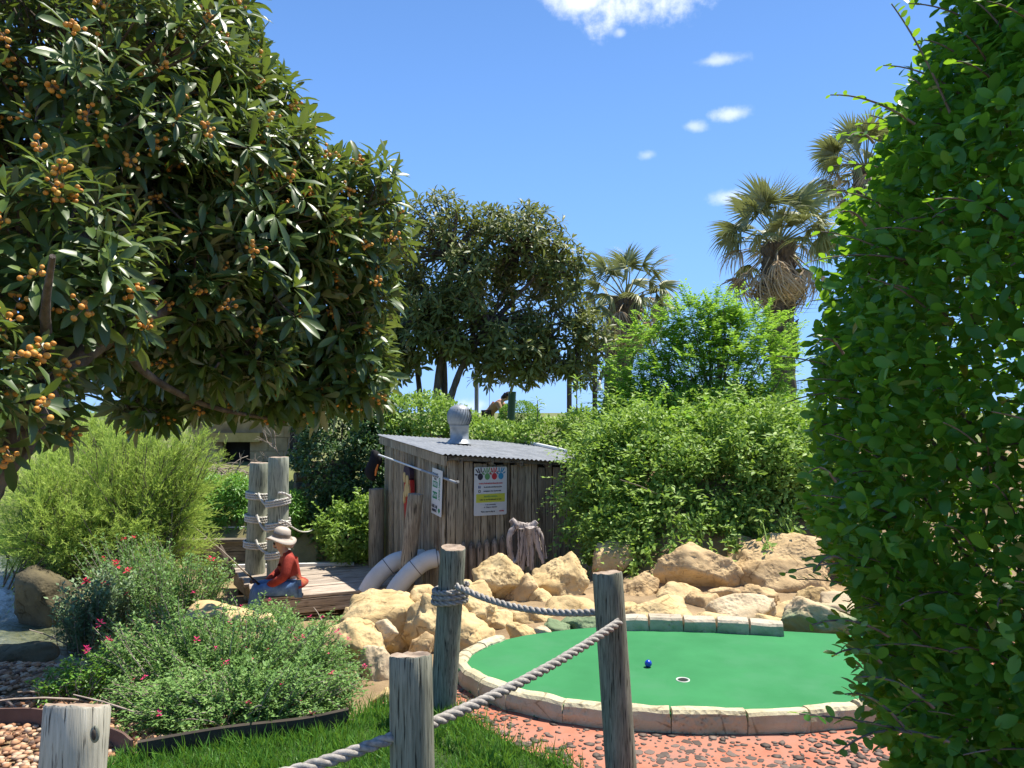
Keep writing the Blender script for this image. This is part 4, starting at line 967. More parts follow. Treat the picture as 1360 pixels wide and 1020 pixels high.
lamp = tag(mb.build('bell_lamp', MAT['white_paint']), 'small white bell shaped lamp hanging from the dark post', 'lamp')
mb = MB(); tube(mb, [lp + [0, 0, .12], lp + [-.02, .0, .22], lp + [-.09, 0, .24]], .012, 6); mb.build('bracket', MAT['dark_post'], lamp)
mb = MB(); A, B = P(676, 560, 18), P(680.5, 520, 18); A[2] = .3; tube(mb, [A, B], [.085, .09], 12); tag(mb.build('leaning_post', MAT['painted_green_post']), 'short dark green leaning post beside the bending woman', 'post')
mb = MB(); tube(mb, sag(P(649, 575, 17), P(652, 440, 17), 0, 4), .005, 5); tag(mb.build('cable', MAT['dark_post']), 'thin vertical wire right of the metal pole', 'cable')
ub = thing('parasol', 'folded-down dark blue parasol glimpsed through the lime shrub', 'parasol', tuple(P(874, 560, 15)))
mb = MB(); c = P(874, 527, 15); lathe(mb, [(.0, .20), (.05, .17), (.13, .0), (.2, -.18), (.18, -.18), (0, -.1)], c, 12); mb.build('canopy', MAT['umbrella_blue'], ub)
mb = MB(); tube(mb, [c + [0, 0, -1.2], c + [0, 0, .24]], .02, 8); mb.build('pole', MAT['grey_pole'], ub)
# rope fence far behind on the left, and the rope rail behind the deck
def far_fence(posts, d, hts, lab, r=.06, rope='white_rope', pm='mooring_wood'):
    t_ = thing('rope_fence', lab, 'fence', tuple(P(posts[0], 700, d)))
    tops = []
    for px, (y0, y1) in zip(posts, hts):
        A, B = P(px, y1, d), P(px, y0, d); mb = MB(); tube(mb, [A, (A + B) / 2, B], r, 10, rough=.02); mb.build('post', MAT[pm], t_); tops.append((A, B))
    for (A, B), (A2, B2) in zip(tops[:-1], tops[1:]):
        for k in (.3, .78):
            mb = MB(); tube(mb, sag(A + (B - A) * k, A2 + (B2 - A2) * k, .05, 12) + [0, -r, 0], .016, 6); mb.build('rope_span', MAT[rope], t_)
    return t_
far_fence((4, 150), 12.5, ((660, 725), (668, 720)), 'grey post and wire fence at the far left behind the grass', .06, 'grey_pole')
far_fence((231, 334), 12.2, ((682, 722), (690, 730)), 'short post with two sagging ropes between feathery shrub and mooring posts', .055)
mb = MB(); tube(mb, smooth_open([P(384, 698, 10.5), P(400, 706, 11), P(415, 704, 11.6), P(428, 692, 12)], 6), .010, 6); tag(mb.build('slack_rope', MAT['white_rope']), 'slack rope hanging from the taller mooring post towards the log wall', 'rope')
# ------------------------------------------------------------------ foliage tools
def leaf_template(ts, ws, fold=.15, droop=.25, wave=0.0):
    """unit-length leaf along +X, width along Y, normal +Z"""
    V = []
    for t, w in zip(ts, ws):
        z = -droop * t * t
        V += [(t, -w, z + fold * w + wave * math.sin(t * 9)), (t, 0, z), (t, w, z + fold * w - wave * math.sin(t * 9))]
    F = []
    for i in range(len(ts) - 1):
        a = i * 3; F += [(a, a + 3, a + 4, a + 1), (a + 1, a + 4, a + 5, a + 2)]
    return np.array(V), np.array(F)
T_LOQ = leaf_template([0, .1, .35, .65, .88, 1], [.012, .04, .10, .135, .085, .0], .35, .26, .012)
T_LOQ_LO = leaf_template([0, .35, .7, 1], [.015, .115, .13, .0], .35, .28)
T_OVAL = leaf_template([0, .1, .35, .7, .92, 1], [.012, .12, .26, .27, .13, .0], .22, .10)
T_SMALL = leaf_template([0, .45, 1], [.02, .27, .0], .3, .15)
T_TINY = (np.array([[0, 0, 0], [.45, -.2, .03], [1, 0, -.08], [.45, .2, .03]]), np.array([[0, 1, 2, 3]]))
T_NEEDLE = (np.array([[0, -.04, 0], [.6, -.05, .0], [1, 0, -.05], [.6, .05, 0]]), np.array([[0, 1, 2, 3]]))

def frames(dirs, ups):
    X = nrm(dirs); Y = nrm(np.cross(ups, X)); Z = np.cross(X, Y)
    return np.stack([X, Y, Z], -1)          # (N,3,3) columns
def add_leaves(mb, tpl, pos, rot, size, var, mi=0, smooth=True, wscale=None):
    V, F = tpl; n = len(pos); size = np.broadcast_to(np.asarray(size, float), (n,))
    L = V[None] * size[:, None, None]
    if wscale is not None: L = L * np.stack([np.ones(n), wscale, np.ones(n)], -1)[:, None, :]
    W_ = np.einsum('nij,nkj->nki', rot, L) + pos[:, None, :]
    mb.add(W_.reshape(-1, 3), (F[None] + (np.arange(n) * len(V))[:, None, None]).reshape(-1, F.shape[1]), mi, np.repeat(var, len(V)), smooth)
def leaf_objects(name, tpl, mat, pos, rot, size, var, parent, k=8):
    ms = []
    q = np.quantile(var, np.linspace(.06, .94, k))
    for v in q: mb = MB(); mb.add(*tpl, 0, float(v), True); ms.append(mb.mesh(name, MAT[mat]))
    for i in range(len(pos)):
        M = np.eye(4); M[:3, :3] = rot[i] * size[i]; M[:3, 3] = pos[i]
        obj(name, ms[int(np.argmin(np.abs(q - var[i])))], parent, Matrix(M.tolist()))
def in_frame(pos, margin=0):
    c, s_ = math.cos(PITCH), math.sin(PITCH); d = pos - np.array([0, 0, CAMZ]); dep = d[:, 1] * c + d[:, 2] * s_; up = -d[:, 1] * s_ + d[:, 2] * c
    px = 680 + FPX * d[:, 0] / np.maximum(dep, .05); py = 510 - FPX * up / np.maximum(dep, .05)
    return (dep > .2) & (px > -margin) & (px < 1360 + margin) & (py > -margin) & (py < 1020 + margin), dep, px, py
def split_leaves(tpl, name, mat, pos, rot, size, var, parent, rest_name, nind=300, wscale=None, seen_bonus=None):
    """the nind nearest leaves in view become parts of their own, the others one mesh"""
    ok, dep, _, _ = in_frame(pos); score = size / np.maximum(dep, .3) * ok
    if seen_bonus is not None: score = score * seen_bonus
    idx = np.argsort(-score)[:nind]; m = np.zeros(len(pos), bool); m[idx] = True
    leaf_objects(name, tpl, mat, pos[m], rot[m], size[m], var[m], parent)
    mb = MB(); add_leaves(mb, tpl, pos[~m], rot[~m], size[~m], var[~m]); return stuff(mb.build(rest_name, MAT[mat], parent))
def ell(px, py, d, rx, ry, rd):
    return (P(px, py, d), np.array([rx * d / FPX, rd, ry * d / FPX]))
def sample_ells(E, n, shell=.35, inside_cut=.72, weights=None, lump=.12, lf=2.2):
    """points near the surface of a union of ellipsoids, with outward normals"""
    w = np.array([r[0] * r[2] + r[0] * r[1] + r[1] * r[2] for _, r in E]); w = w / w.sum() if weights is None else np.array(weights) / np.sum(weights)
    ei = R.choice(len(E), n, p=w); u = nrm(R.normal(size=(n, 3)))
    C = np.array([e[0] for e in E])[ei]; Rr = np.array([e[1] for e in E])[ei]
    base = C + u * Rr
    l = np.array([mnoise.noise(Vector(b * lf)) for b in base])
    rad = 1 - shell * R.uniform(0, 1, n) ** 1.6 + lump * l * 2
    p = C + u * Rr * rad[:, None]; N = nrm(u / Rr)
    keep = np.ones(n, bool)
    for k, (c, r) in enumerate(E):
        dd = np.linalg.norm((p - c) / r, axis=1); keep &= ~((dd < inside_cut) & (ei != k))
    return p[keep], N[keep], l[keep]
def rosettes(cen, axis, nl, L, droop=.35, spread=(.35, 1.5)):
    """leaves radiating from each branch tip"""
    P_, D, U, S_, V_ = [], [], [], [], []
    n = len(cen); axis = nrm(axis); ref = np.where(np.abs(axis[:, 2:3]) < .9, [[0, 0, 1.]], [[1., 0, 0]])
    a1 = nrm(np.cross(axis, ref)); a2 = np.cross(axis, a1); rv = R.uniform(0, 1, n)
    for k in range(nl):
        keep = R.uniform(0, 1, n) < (.95 if k < nl - 3 else .7)
        az = k * 2.399 + R.uniform(-.35, .35, n) + rv * 6; th = spread[0] + (spread[1] - spread[0]) * (k + R.uniform(0, 1, n)) / nl
        d = axis * np.cos(th)[:, None] + (a1 * np.cos(az)[:, None] + a2 * np.sin(az)[:, None]) * np.sin(th)[:, None]
        d[:, 2] -= droop * (k / nl) + .05; d = nrm(d)
        up = axis + np.array([0, 0, .4]) + R.normal(0, .18, (n, 3))
        P_.append((cen - axis * (.03 * k / nl) + d * .015)[keep]); D.append(d[keep]); U.append(up[keep]); S_.append((np.broadcast_to(L, (n,)) * R.uniform(.7, 1.15, n) * (.72 + .28 * min(1, k / 3)))[keep])
        V_.append(np.clip(.62 - .55 * k / nl + R.normal(0, .16, n) + .25 * (rv - .5), 0, 1)[keep])
    P_, D, U = map(np.concatenate, (P_, D, U)); return P_, frames(D, U), np.concatenate(S_), np.concatenate(V_)
def limb(mb, pts, r0, r1, k=9, rough=.05):
    p = smooth_open(np.array(pts), 7); tube(mb, p, np.linspace(r0, r1, len(p)), k, rough=rough)

# ------------------------------------------------------------------ loquat tree in the foreground
tree = thing('loquat_tree', 'big loquat tree with clusters of orange fruit filling the upper left', 'tree', (-2.85, 3.6, 0))
mb = MB(); tk = [np.array([-2.95, 3.55, -.1]), P(-55, 690, 3.6), P(10, 590, 3.65), P(70, 500, 3.8)]
limb(mb, tk, .14, .085, 14)
for path, r0, r1 in (([P(70, 500, 3.8), P(150, 440, 4.1), P(230, 405, 4.8), P(330, 370, 5.7), P(440, 330, 6.2)], .075, .02), ([P(70, 500, 3.8), P(90, 400, 4.1), P(120, 250, 4.6), P(160, 80, 5.2), P(200, -60, 5.7)], .08, .025),
                     ([P(150, 440, 4.1), P(240, 300, 5.2), P(300, 150, 5.9), P(330, 20, 6.0)], .05, .015), ([P(20, 580, 3.65), P(-40, 420, 3.6), P(-60, 250, 3.7)], .06, .02), ([P(230, 405, 4.8), P(330, 480, 5.6), P(450, 520, 6.2)], .035, .012),
                     ([P(150, 440, 4.1), P(200, 500, 4.7), P(280, 540, 5.4), P(380, 560, 6.1)], .03, .012), ([P(330, 370, 5.7), P(430, 430, 6.2), P(500, 480, 6.3)], .025, .01), ([P(70, 500, 3.8), P(60, 420, 3.4), P(70, 340, 3.1)], .03, .012)):
    limb(mb, path, r0, r1, 8)
mb.build('trunk', MAT['bark'], tree)
E1 = [ell(90, 150, 4.9, 250, 210, 1.0), ell(255, 60, 5.9, 105, 150, .8), ell(290, 310, 5.6, 175, 170, .8), ell(60, 350, 4.0, 150, 140, .65), ell(455, 300, 6.2, 82, 100, .7), ell(400, 410, 6.2, 120, 108, .7),
      ell(250, 470, 6.1, 150, 72, .6), ell(478, 485, 6.3, 42, 62, .4), ell(330, 200, 6.0, 75, 110, .7), ell(-60, 500, 3.3, 90, 120, .5), ell(385, 522, 6.2, 80, 24, .4), ell(190, 530, 6.0, 50, 30, .35), ell(55, 545, 4.2, 55, 36, .25), ell(190, 400, 5.6, 110, 110, .6), ell(180, 250, 5.3, 110, 100, .6), ell(120, 400, 4.35, 85, 70, .4), ell(235, 395, 4.9, 80, 70, .4), ell(300, 470, 5.3, 80, 50, .35)]
c, N, l = sample_ells(E1, 5600, .55, .62, lump=.19, lf=2.1)
keep = l + R.uniform(-.35, .35, len(l)) > -.27
c, N = c[keep], N[keep]
okf, _, qx, qy = in_frame(c); m_ = ~((qx > 88) & (qx < 142) & (qy > 522) & (qy < 590)) & ~((qx > 392) & (qy < 212) & (qx > 418 - (qy - 150) * .2)) & ~((qx > 335) & (qy < 60))
c, N = c[m_], N[m_]
dist = np.linalg.norm(c - [0, 0, CAMZ], axis=1); m_ = dist > 1.9; c, N = c[m_], N[m_]
ax_ = N * .75 + np.array([0, 0, .55]) + R.normal(0, .28, c.shape)
pos, rot, size, var = rosettes(c, ax_, 9, .18 + .035 * np.clip((c[:, 1] - 4.2) / 1.8, 0, 1), .48)
split_leaves(T_LOQ, 'leaf', 'loquat_leaf', pos, rot, size, var, tree, 'crown')
mb = MB()
for i in range(0, len(c), 2):
    a = c[i] - nrm(ax_[i]) * .02; e = min(E1, key=lambda q: np.linalg.norm((a - q[0]) / q[1])); b_ = a + (e[0] - a) * .45 + R.normal(0, .05, 3); tube(mb, bez(b_, (a + b_) / 2 + [0, 0, -.06], a, 4), np.linspace(.011, .006, 4), 5, cap=False)
mb.build('branches', MAT['bark'], tree)
# fruit clusters: the ones on the camera side
view = nrm(c - [0, 0, CAMZ]); face = -(N * view).sum(1); ok, dep, px, py = in_frame(c)
cand = np.where(ok & (face > .05))[0]; R.shuffle(cand); fr = []
for i in cand:
    w = 1.0 if py[i] > 60 else .5
    if R.uniform() < w and all(np.hypot(px[i] - px[j], py[i] - py[j]) > 22 for j in fr): fr.append(i)
    if len(fr) >= 210: break
V2, F2 = ICO[2]
def fruit_mesh(k):
    r = np.random.default_rng(k); mb = MB(); n = int(r.integers(4, 10)); ps = []
    for _ in range(200):
        q = r.normal(0, .028, 3) * [1, 1, .8]
        if all(np.linalg.norm(q - p) > .026 for p in ps): ps.append(q)
        if len(ps) == n: break
    for q in ps:
        rr = r.uniform(.0105, .0165); ax = nrm(q + [0, 0, .001]); mb.add(V2 * rr * [1, 1, 1.12] + q, F2, 0, float(np.clip(r.normal(.4, .28), 0, 1)), True)
        tube(mb, [np.zeros(3), q], .003, 4, 1, cap=False)
    return mb.mesh('fruit_cluster', [MAT['fruit'], MAT['twig']])
fm = [fruit_mesh(k) for k in range(10)]
for k, i in enumerate(fr):
    p = c[i] + nrm(ax_[i]) * .02 + N[i] * .03 - view[i] * .075
    obj('fruit_cluster', fm[k % 10], tree, Matrix.Translation(p) @ Euler(R.uniform(0, 6, 3)).to_matrix().to_4x4() @ Matrix.Scale(.95, 4))

# ------------------------------------------------------------------ hedge in front on the right
hedge = thing('hedge', 'tall dense green hedge with oval leaves filling the right edge', 'hedge', (1.75, 2.05, 0))
HC = np.array([1.78, 2.05])
ztab = []; sil = [(-60, 1256), (0, 1218), (60, 1186), (130, 1156), (200, 1138), (260, 1126), (330, 1108), (400, 1096), (470, 1088), (560, 1084), (640, 1084), (720, 1086), (790, 1094), (850, 1108), (920, 1128), (980, 1148), (1060, 1172)]
sil = [(a_, b_ + 8) for a_, b_ in sil]
for py, px in sil:
    th = math.atan((px - 680) / FPX); ztab.append((CAMZ + (541 - py) / FPX * 1.9, HC[0] * math.cos(th) - HC[1] * math.sin(th)))
ztab = sorted(ztab); zt_, rt_ = np.array(ztab).T
n = 88000; z = R.uniform(.2, 3.25, n); an = R.uniform(0, 2 * math.pi, n)
keep = (np.cos(an - math.atan2(-HC[1], -HC[0])) > -.35) | (R.uniform(0, 1, n) < .6); z, an = z[keep], an[keep]; n = len(z)
base = np.c_[HC[0] + np.cos(an), HC[1] + np.sin(an), z]; l = np.array([mnoise.noise(Vector(b * 3.0)) for b in base]); l2 = np.array([mnoise.noise(Vector(b * 7.5 + 9)) for b in base])
rad = np.interp(z, zt_, rt_) + .10 * l + .05 * l2 - .26 * R.uniform(0, 1, n) ** 1.5 - .015
top = 3.2 + .15 * l; rad = rad * np.clip((top - z) / .35, 0, 1) ** .4
pos = np.c_[HC[0] + np.cos(an) * rad, HC[1] + np.sin(an) * rad, z]; N = np.c_[np.cos(an), np.sin(an), np.zeros(n)]
d = N * .5 + R.normal(0, .55, (n, 3)) + [0, 0, .25]; up = N * .55 + [0, 0, .8] + R.normal(0, .38, (n, 3))
size = R.uniform(.026, .054, n); var = np.clip(R.normal(.38, .22, n) + .22 * l2, 0, .95)
# long shoots beyond the clipped face
sh_p, sh_d, sh_u, sh_s, sh_v = [], [], [], [], []; tw = MB()
def shoot(a, b_, n_, s0, s1, v=.8, curve=.04):
    a, b_ = np.array(a), np.array(b_); mid = (a + b_) / 2 + [0, 0, curve]; q = bez(a, mid, b_, 10); tube(tw, q, np.linspace(.0035, .0015, 10), 5, cap=False)
    t = np.linspace(.08, 1, n_); c_ = np.stack([np.interp(t, np.linspace(0, 1, 10), q[:, i]) for i in range(3)], -1); tg = nrm(b_ - a)
    for k in range(n_):
        sd = nrm(np.cross(tg, [0, 0, 1]) * (1 if k % 2 else -1) + R.normal(0, .35, 3)); sh_p.append(c_[k]); sh_d.append(nrm(tg * .6 + sd)); sh_u.append(np.array([0, 0, 1]) + R.normal(0, .35, 3)); sh_s.append(s0 + (s1 - s0) * t[k]); sh_v.append(np.clip(R.normal(v, .14), 0, .95))
shoot(P(1262, 150, 1.9), P(1184, 5, 1.9), 18, .044, .020, .9); shoot(P(1215, 165, 1.85), P(1103, 126, 1.85), 16, .040, .014, .9)  # top shoots get a paler leaf tone, sunlight put into their colour
shoot(P(1160, 190, 1.8), P(1125, 185, 1.75), 7, .03, .02, .9); shoot(P(1150, 300, 1.8), P(1112, 285, 1.75), 7, .03, .02, .8); shoot(P(1180, 845, 1.7), P(1078, 830, 1.55), 13, .040, .024, .35); shoot(P(1170, 880, 1.6), P(1105, 872, 1.48), 11, .038, .024, .35)
shoot(P(1260, 985, 1.55), P(1062, 948, 1.42), 26, .040, .022, .35, .015); shoot(P(1200, 965, 1.5), P(1122, 922, 1.45), 14, .038, .022, .35); shoot(P(1210, 975, 1.5), P(1112, 1000, 1.45), 14, .038, .024, .35); shoot(P(1240, 940, 1.5), P(1138, 900, 1.45), 13, .038, .024, .35)
shoot(P(1120, 470, 1.75), P(1085, 455, 1.7), 7, .034, .02, .5); shoot(P(1110, 640, 1.7), P(1074, 628, 1.65), 7, .036, .024, .4); shoot(P(1120, 745, 1.7), P(1080, 760, 1.62), 7, .036, .024, .3)
for k in range(330):
    z0 = float(R.uniform(.6, 2.9)); a0 = math.atan2(-HC[1], -HC[0]) + float(R.uniform(-1.5, 1.5)); r0 = float(np.interp(z0, zt_, rt_)); o = np.array([math.cos(a0), math.sin(a0), 0])
    a = np.array([*HC, z0]) + o * (r0 - .12); L = float(R.uniform(.12, .21)); tz = float(R.uniform(-.03, .14)); shoot(a, a + o * L + np.array([float(R.normal(0, .06)), float(R.normal(0, .06)), tz]), 10, .046, .028, .5)
pos = np.concatenate([pos, sh_p]); rot = frames(np.concatenate([d, sh_d]), np.concatenate([up, sh_u])); size = np.concatenate([size, sh_s]); var = np.concatenate([var, sh_v])
var[R.uniform(0, 1, len(var)) < .012] = 1.0
front = np.concatenate([np.exp(-((np.interp(z, zt_, rt_) - rad) / .10).clip(0) ** 2), np.ones(len(sh_p)) * 1.2])
split_leaves(T_OVAL, 'leaf', 'hedge_leaf', pos, rot, size, var, hedge, 'foliage', seen_bonus=front)
for k in range(60):
    a0 = R.uniform(0, 6.28); r0 = R.uniform(.25, .75); z0 = R.uniform(.2, 2.6); a = np.array([HC[0] + .2 * math.cos(a0), HC[1] + .2 * math.sin(a0), max(0, z0 - .5)]); b_ = np.array([HC[0] + r0 * math.cos(a0), HC[1] + r0 * math.sin(a0), z0])
    tube(tw, bez(a, (a + b_) / 2 + [0, 0, -.1], b_, 5), np.linspace(.014, .004, 5), 5, cap=False)
for k in range(4):
    a0 = k * 1.7; tube(tw, [[HC[0] + .15 * math.cos(a0), HC[1] + .15 * math.sin(a0), -.1], [HC[0] + .2 * math.cos(a0), HC[1] + .2 * math.sin(a0), 1.2], [HC[0] + .1 * math.cos(a0), HC[1] + .1 * math.sin(a0), 2.8]], [.04, .03, .01], 8)
tw.build('branches', MAT['twig'], hedge)

# ------------------------------------------------------------------ leafy masses
def leafy(parent, E, n, tpl, m, smin, smax, vmean=.45, name='foliage', shell=.4, up=.5, lump=.14, lf=2.2, thr=-.3, cut=.72, weights=None, down=0.0):
    p, N, l = sample_ells(E, n, shell, cut, weights, lump, lf)
    k = l + R.uniform(-.3, .3, len(l)) > thr; p, N, l = p[k], N[k], l[k]; n = len(p)
    d = N * .6 + R.normal(0, .6, (n, 3)) + [0, 0, -down]; u = N * .5 + [0, 0, up] + R.normal(0, .35, (n, 3))
    mb = MB(); add_leaves(mb, tpl, p, frames(d, u), R.uniform(smin, smax, n), np.clip(R.normal(vmean, .2, n) + .12 * l, 0, 1)); return stuff(mb.build(name, MAT[m], parent))
def stems(parent, base, tips, r=.012, m='twig', bend=.1, name='stems'):
    mb = MB()
    for t in tips: b_ = np.asarray(base) + R.normal(0, .08, 3) * [1, 1, 0]; tube(mb, bez(b_, (b_ + t) / 2 + R.normal(0, bend, 3) + [0, 0, bend], t, 6), np.linspace(r, r * .3, 6), 5, cap=False)
    return mb.build(name, MAT[m], parent)
def sprigs(parent, E, n, Lr, m, s_, vm, nl=12, name='sprigs', arch=.1, up=.35):
    c, N, l = sample_ells(E, n, .25, .6, lump=.2, lf=3); n = len(c); L = R.uniform(*Lr, n); d = nrm(N * .8 + R.normal(0, .45, (n, 3)) + [0, 0, up]); Pp, D, U = [], [], []
    tb_ = MB()
    for k in range(nl):
        t = (k + .5) / nl; p = c + d * (L * t)[:, None]; p[:, 2] -= arch * L * t * t * 2; sd = nrm(np.cross(d, [0, 0, 1.])) * (1 if k % 2 else -1); Pp.append(p); D.append(sd + d * .5 + R.normal(0, .25, (n, 3))); U.append(np.array([0, 0, 1.]) + R.normal(0, .35, (n, 3)))
    mb = MB(); N_ = n * nl; add_leaves(mb, T_SMALL, np.concatenate(Pp), frames(np.concatenate(D), np.concatenate(U)), R.uniform(*s_, N_), np.clip(R.normal(vm, .18, N_), 0, 1)); return stuff(mb.build(name, MAT[m], parent))
vine = thing('trailing_vine', 'thick trailing vine spilling over the bank above the big boulders', 'vine', tuple(P(920, 700, 8.2)[:2]) + (.6,))
EV = [ell(880, 645, 8.3, 120, 85, .8), ell(1000, 622, 8.2, 105, 85, .8), ell(826, 645, 8.6, 50, 80, .5), ell(830, 584, 9.4, 48, 28, .6), ell(940, 568, 9.5, 140, 48, .9), ell(830, 695, 7.8, 52, 48, .4), ell(1062, 655, 7.9, 50, 62, .5), ell(910, 700, 7.7, 70, 32, .35), ell(1010, 692, 7.6, 60, 26, .3), ell(960, 660, 7.9, 110, 55, .5), ell(1040, 640, 8.0, 70, 70, .5), ell(870, 600, 8.8, 110, 45, .6), ell(782, 695, 8.3, 14, 48, .2)]
leafy(vine, EV, 125000, T_SMALL, 'vine_leaf', .035, .08, .5, up=.95, shell=.5, lf=3.2, lump=.24, cut=.55)
sprigs(vine, EV, 1500, (.15, .42), 'vine_leaf', (.04, .075), .6)
sprigs(vine, [ell(950, 575, 9.3, 120, 34, .8), ell(1030, 610, 8.8, 60, 50, .7), ell(860, 575, 9.3, 50, 26, .6)], 700, (.2, .5), 'lime_leaf', (.05, .08), .5, name='young_shoots')
sprigs(vine, [ell(775, 650, 8.6, 22, 80, .3), ell(830, 715, 7.5, 50, 30, .3), ell(930, 712, 7.4, 120, 22, .3)], 260, (.2, .45), 'vine_leaf', (.04, .075), .6, name='hanging_shoots', arch=.5, up=-.2)
def strand(parent, m, a, b_, n, s_, spread=.07):
    t = R.uniform(0, 1, n); b_ = b_ + [0, .12, 0]; a = a + [0, .55, 0]; p = a + (b_ - a) * t[:, None] + R.normal(0, 1, (n, 3)) * spread * (1.15 - t)[:, None]; mb = MB()
    add_leaves(mb, T_SMALL, p, frames(R.normal(0, .7, (n, 3)) + [0, -.3, -.5], R.normal(0, .5, (n, 3)) + [0, -.5, .8]), R.uniform(.6, 1.2, n) * s_, np.clip(R.normal(.5, .2, n), 0, 1)); tube(mb, bez(a, (a + b_) / 2 + [.02, 0, 0], b_, 5), .006, 5)
    return stuff(mb.build('strand', MAT[m], parent))
for (x0, y0, x1, y1, d, n_) in ((948, 690, 940, 788, 6.75, 200), (842, 700, 848, 778, 6.9, 260), (830, 690, 822, 755, 7.1, 220), (1060, 680, 1066, 738, 6.75, 90), (1075, 680, 1080, 748, 6.8, 90), (905, 690, 900, 745, 6.8, 130), (1035, 690, 1028, 742, 6.7, 60), (775, 640, 752, 720, 8.0, 160), (770, 615, 757, 650, 8.9, 120), (870, 690, 866, 752, 6.9, 160), (990, 690, 985, 735, 6.9, 120), (925, 695, 922, 735, 6.8, 90)):
    strand(vine, 'vine_leaf', P(x0, y0, d), P(x1, y1, d), n_, .06)
stems(vine, P(930, 700, 8.4), [e[0] + R.normal(0, .3, 3) for e in EV for _ in range(3)], .014)
vb = thing('trailing_vine', 'sunlit green creeper along the bank behind the shed roof', 'vine', tuple(P(640, 570, 13)[:2]) + (.5,))
EB = [ell(560, 552, 13.2, 60, 30, .7), ell(640, 576, 13.0, 70, 20, .6), ell(720, 578, 12.8, 60, 22, .6), ell(510, 560, 13.2, 40, 40, .7), ell(770, 568, 12.6, 30, 26, .6), ell(600, 590, 13, 120, 40, .7)]
leafy(vb, EB, 26000, T_SMALL, 'vine_leaf', .05, .10, .55, lf=2.5, lump=.16); stems(vb, P(640, 600, 13), [e[0] for e in EB for _ in range(2)], .015)
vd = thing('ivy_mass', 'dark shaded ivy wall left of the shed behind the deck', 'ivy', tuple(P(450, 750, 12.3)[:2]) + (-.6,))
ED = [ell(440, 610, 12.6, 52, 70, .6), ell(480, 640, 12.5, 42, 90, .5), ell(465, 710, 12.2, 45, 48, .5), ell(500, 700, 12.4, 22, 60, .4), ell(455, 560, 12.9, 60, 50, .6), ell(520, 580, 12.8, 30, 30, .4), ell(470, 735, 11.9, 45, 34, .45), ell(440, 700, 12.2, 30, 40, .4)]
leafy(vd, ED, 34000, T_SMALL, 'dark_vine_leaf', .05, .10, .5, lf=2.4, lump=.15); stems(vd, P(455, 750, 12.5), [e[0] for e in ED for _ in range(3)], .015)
# slender plant sticking up at the bank edge
for (px, py, d, h, lab) in ((714, 560, 12.6, .35, 'small upright leafy sprout above the creeper left of the dark posts'), (766, 545, 12.4, .5, 'leafy sprout in front of the dark posts on the bank')):
    b_ = P(px, py, d); sp3 = thing('leafy_sprout', lab, 'plant', tuple(b_), 'sprouts above the creeper'); mb = MB(); tube(mb, [b_, b_ + [0, 0, h]], [.012, .006], 5); mb.build('stem', MAT['twig'], sp3)
    cc_ = np.array([b_ + [0, 0, h * k] for k in (.35, .6, .8, 1.0)]); p_, r_, s_, v_ = rosettes(cc_, np.tile([[0.05, 0, 1.]], (4, 1)), 7, .17, .2, (.5, 1.5)); mb = MB(); add_leaves(mb, T_LOQ_LO, p_, r_, s_, v_ * .6 + .3); mb.build('leaves', MAT['vine_leaf'], sp3)
# airy lime green shrub
lime = thing('lime_shrub', 'airy bright lime green shrub rising above the vine bank', 'shrub', tuple(P(950, 590, 10.2)[:2]) + (1.0,))
EL = [ell(950, 500, 10.0, 95, 70, .9), ell(870, 455, 10.0, 42, 30, .4), ell(985, 445, 10.0, 62, 36, .5), ell(850, 505, 10.0, 45, 32, .4), ell(930, 430, 10, 50, 26, .4), ell(890, 545, 10, 80, 40, .6), ell(1000, 550, 10, 80, 40, .6), ell(1045, 462, 10, 20, 12, .25), ell(930, 592, 9.3, 110, 26, .5), ell(1010, 590, 9.2, 70, 34, .5), ell(910, 420, 10, 30, 22, .3), ell(955, 412, 10, 22, 18, .3), ell(830, 535, 10, 40, 25, .4)]
tips = []; sp_p, sp_d, sp_u, sp_s, sp_v = [], [], [], [], []
c, N, l = sample_ells(EL, 3000, .75, .35, lump=.2, lf=3)
stems(lime, P(950, 600, 10.2), c[:110], .016, 'twig', .12)
tq = MB()
for i in range(len(c)):      # pinnate sprays
    tg = nrm(N[i] * .7 + [0, 0, .1] + R.normal(0, .45, 3)); L = float(R.uniform(.16, .32)); side = nrm(np.cross(tg, [0, 0, 1.])); a = c[i]
    tube(tq, [a, a + tg * L * .6 + [0, 0, .01], a + tg * L + [0, 0, -.02]], [.003, .002, .001], 3, cap=False)
    for k in range(9):
        t_ = (k + 1) / 9
        for sg_ in (-1, 1):
            sp_p.append(a + tg * L * t_ + [0, 0, -.02 * t_]); sp_d.append(tg * .45 + side * sg_ + R.normal(0, .15, 3)); sp_u.append(np.array([0, 0, 1.]) + R.normal(0, .25, 3)); sp_s.append(R.uniform(.045, .075)); sp_v.append(R.normal(.5, .2))
mb = MB(); add_leaves(mb, T_TINY, np.array(sp_p), frames(np.array(sp_d), np.array(sp_u)), np.array(sp_s), np.clip(sp_v, 0, 1), wscale=np.full(len(sp_p), 1.25)); stuff(mb.build('foliage', MAT['lime_leaf'], lime)); tq.build('leaf_stalks', MAT['lime_leaf'], lime)

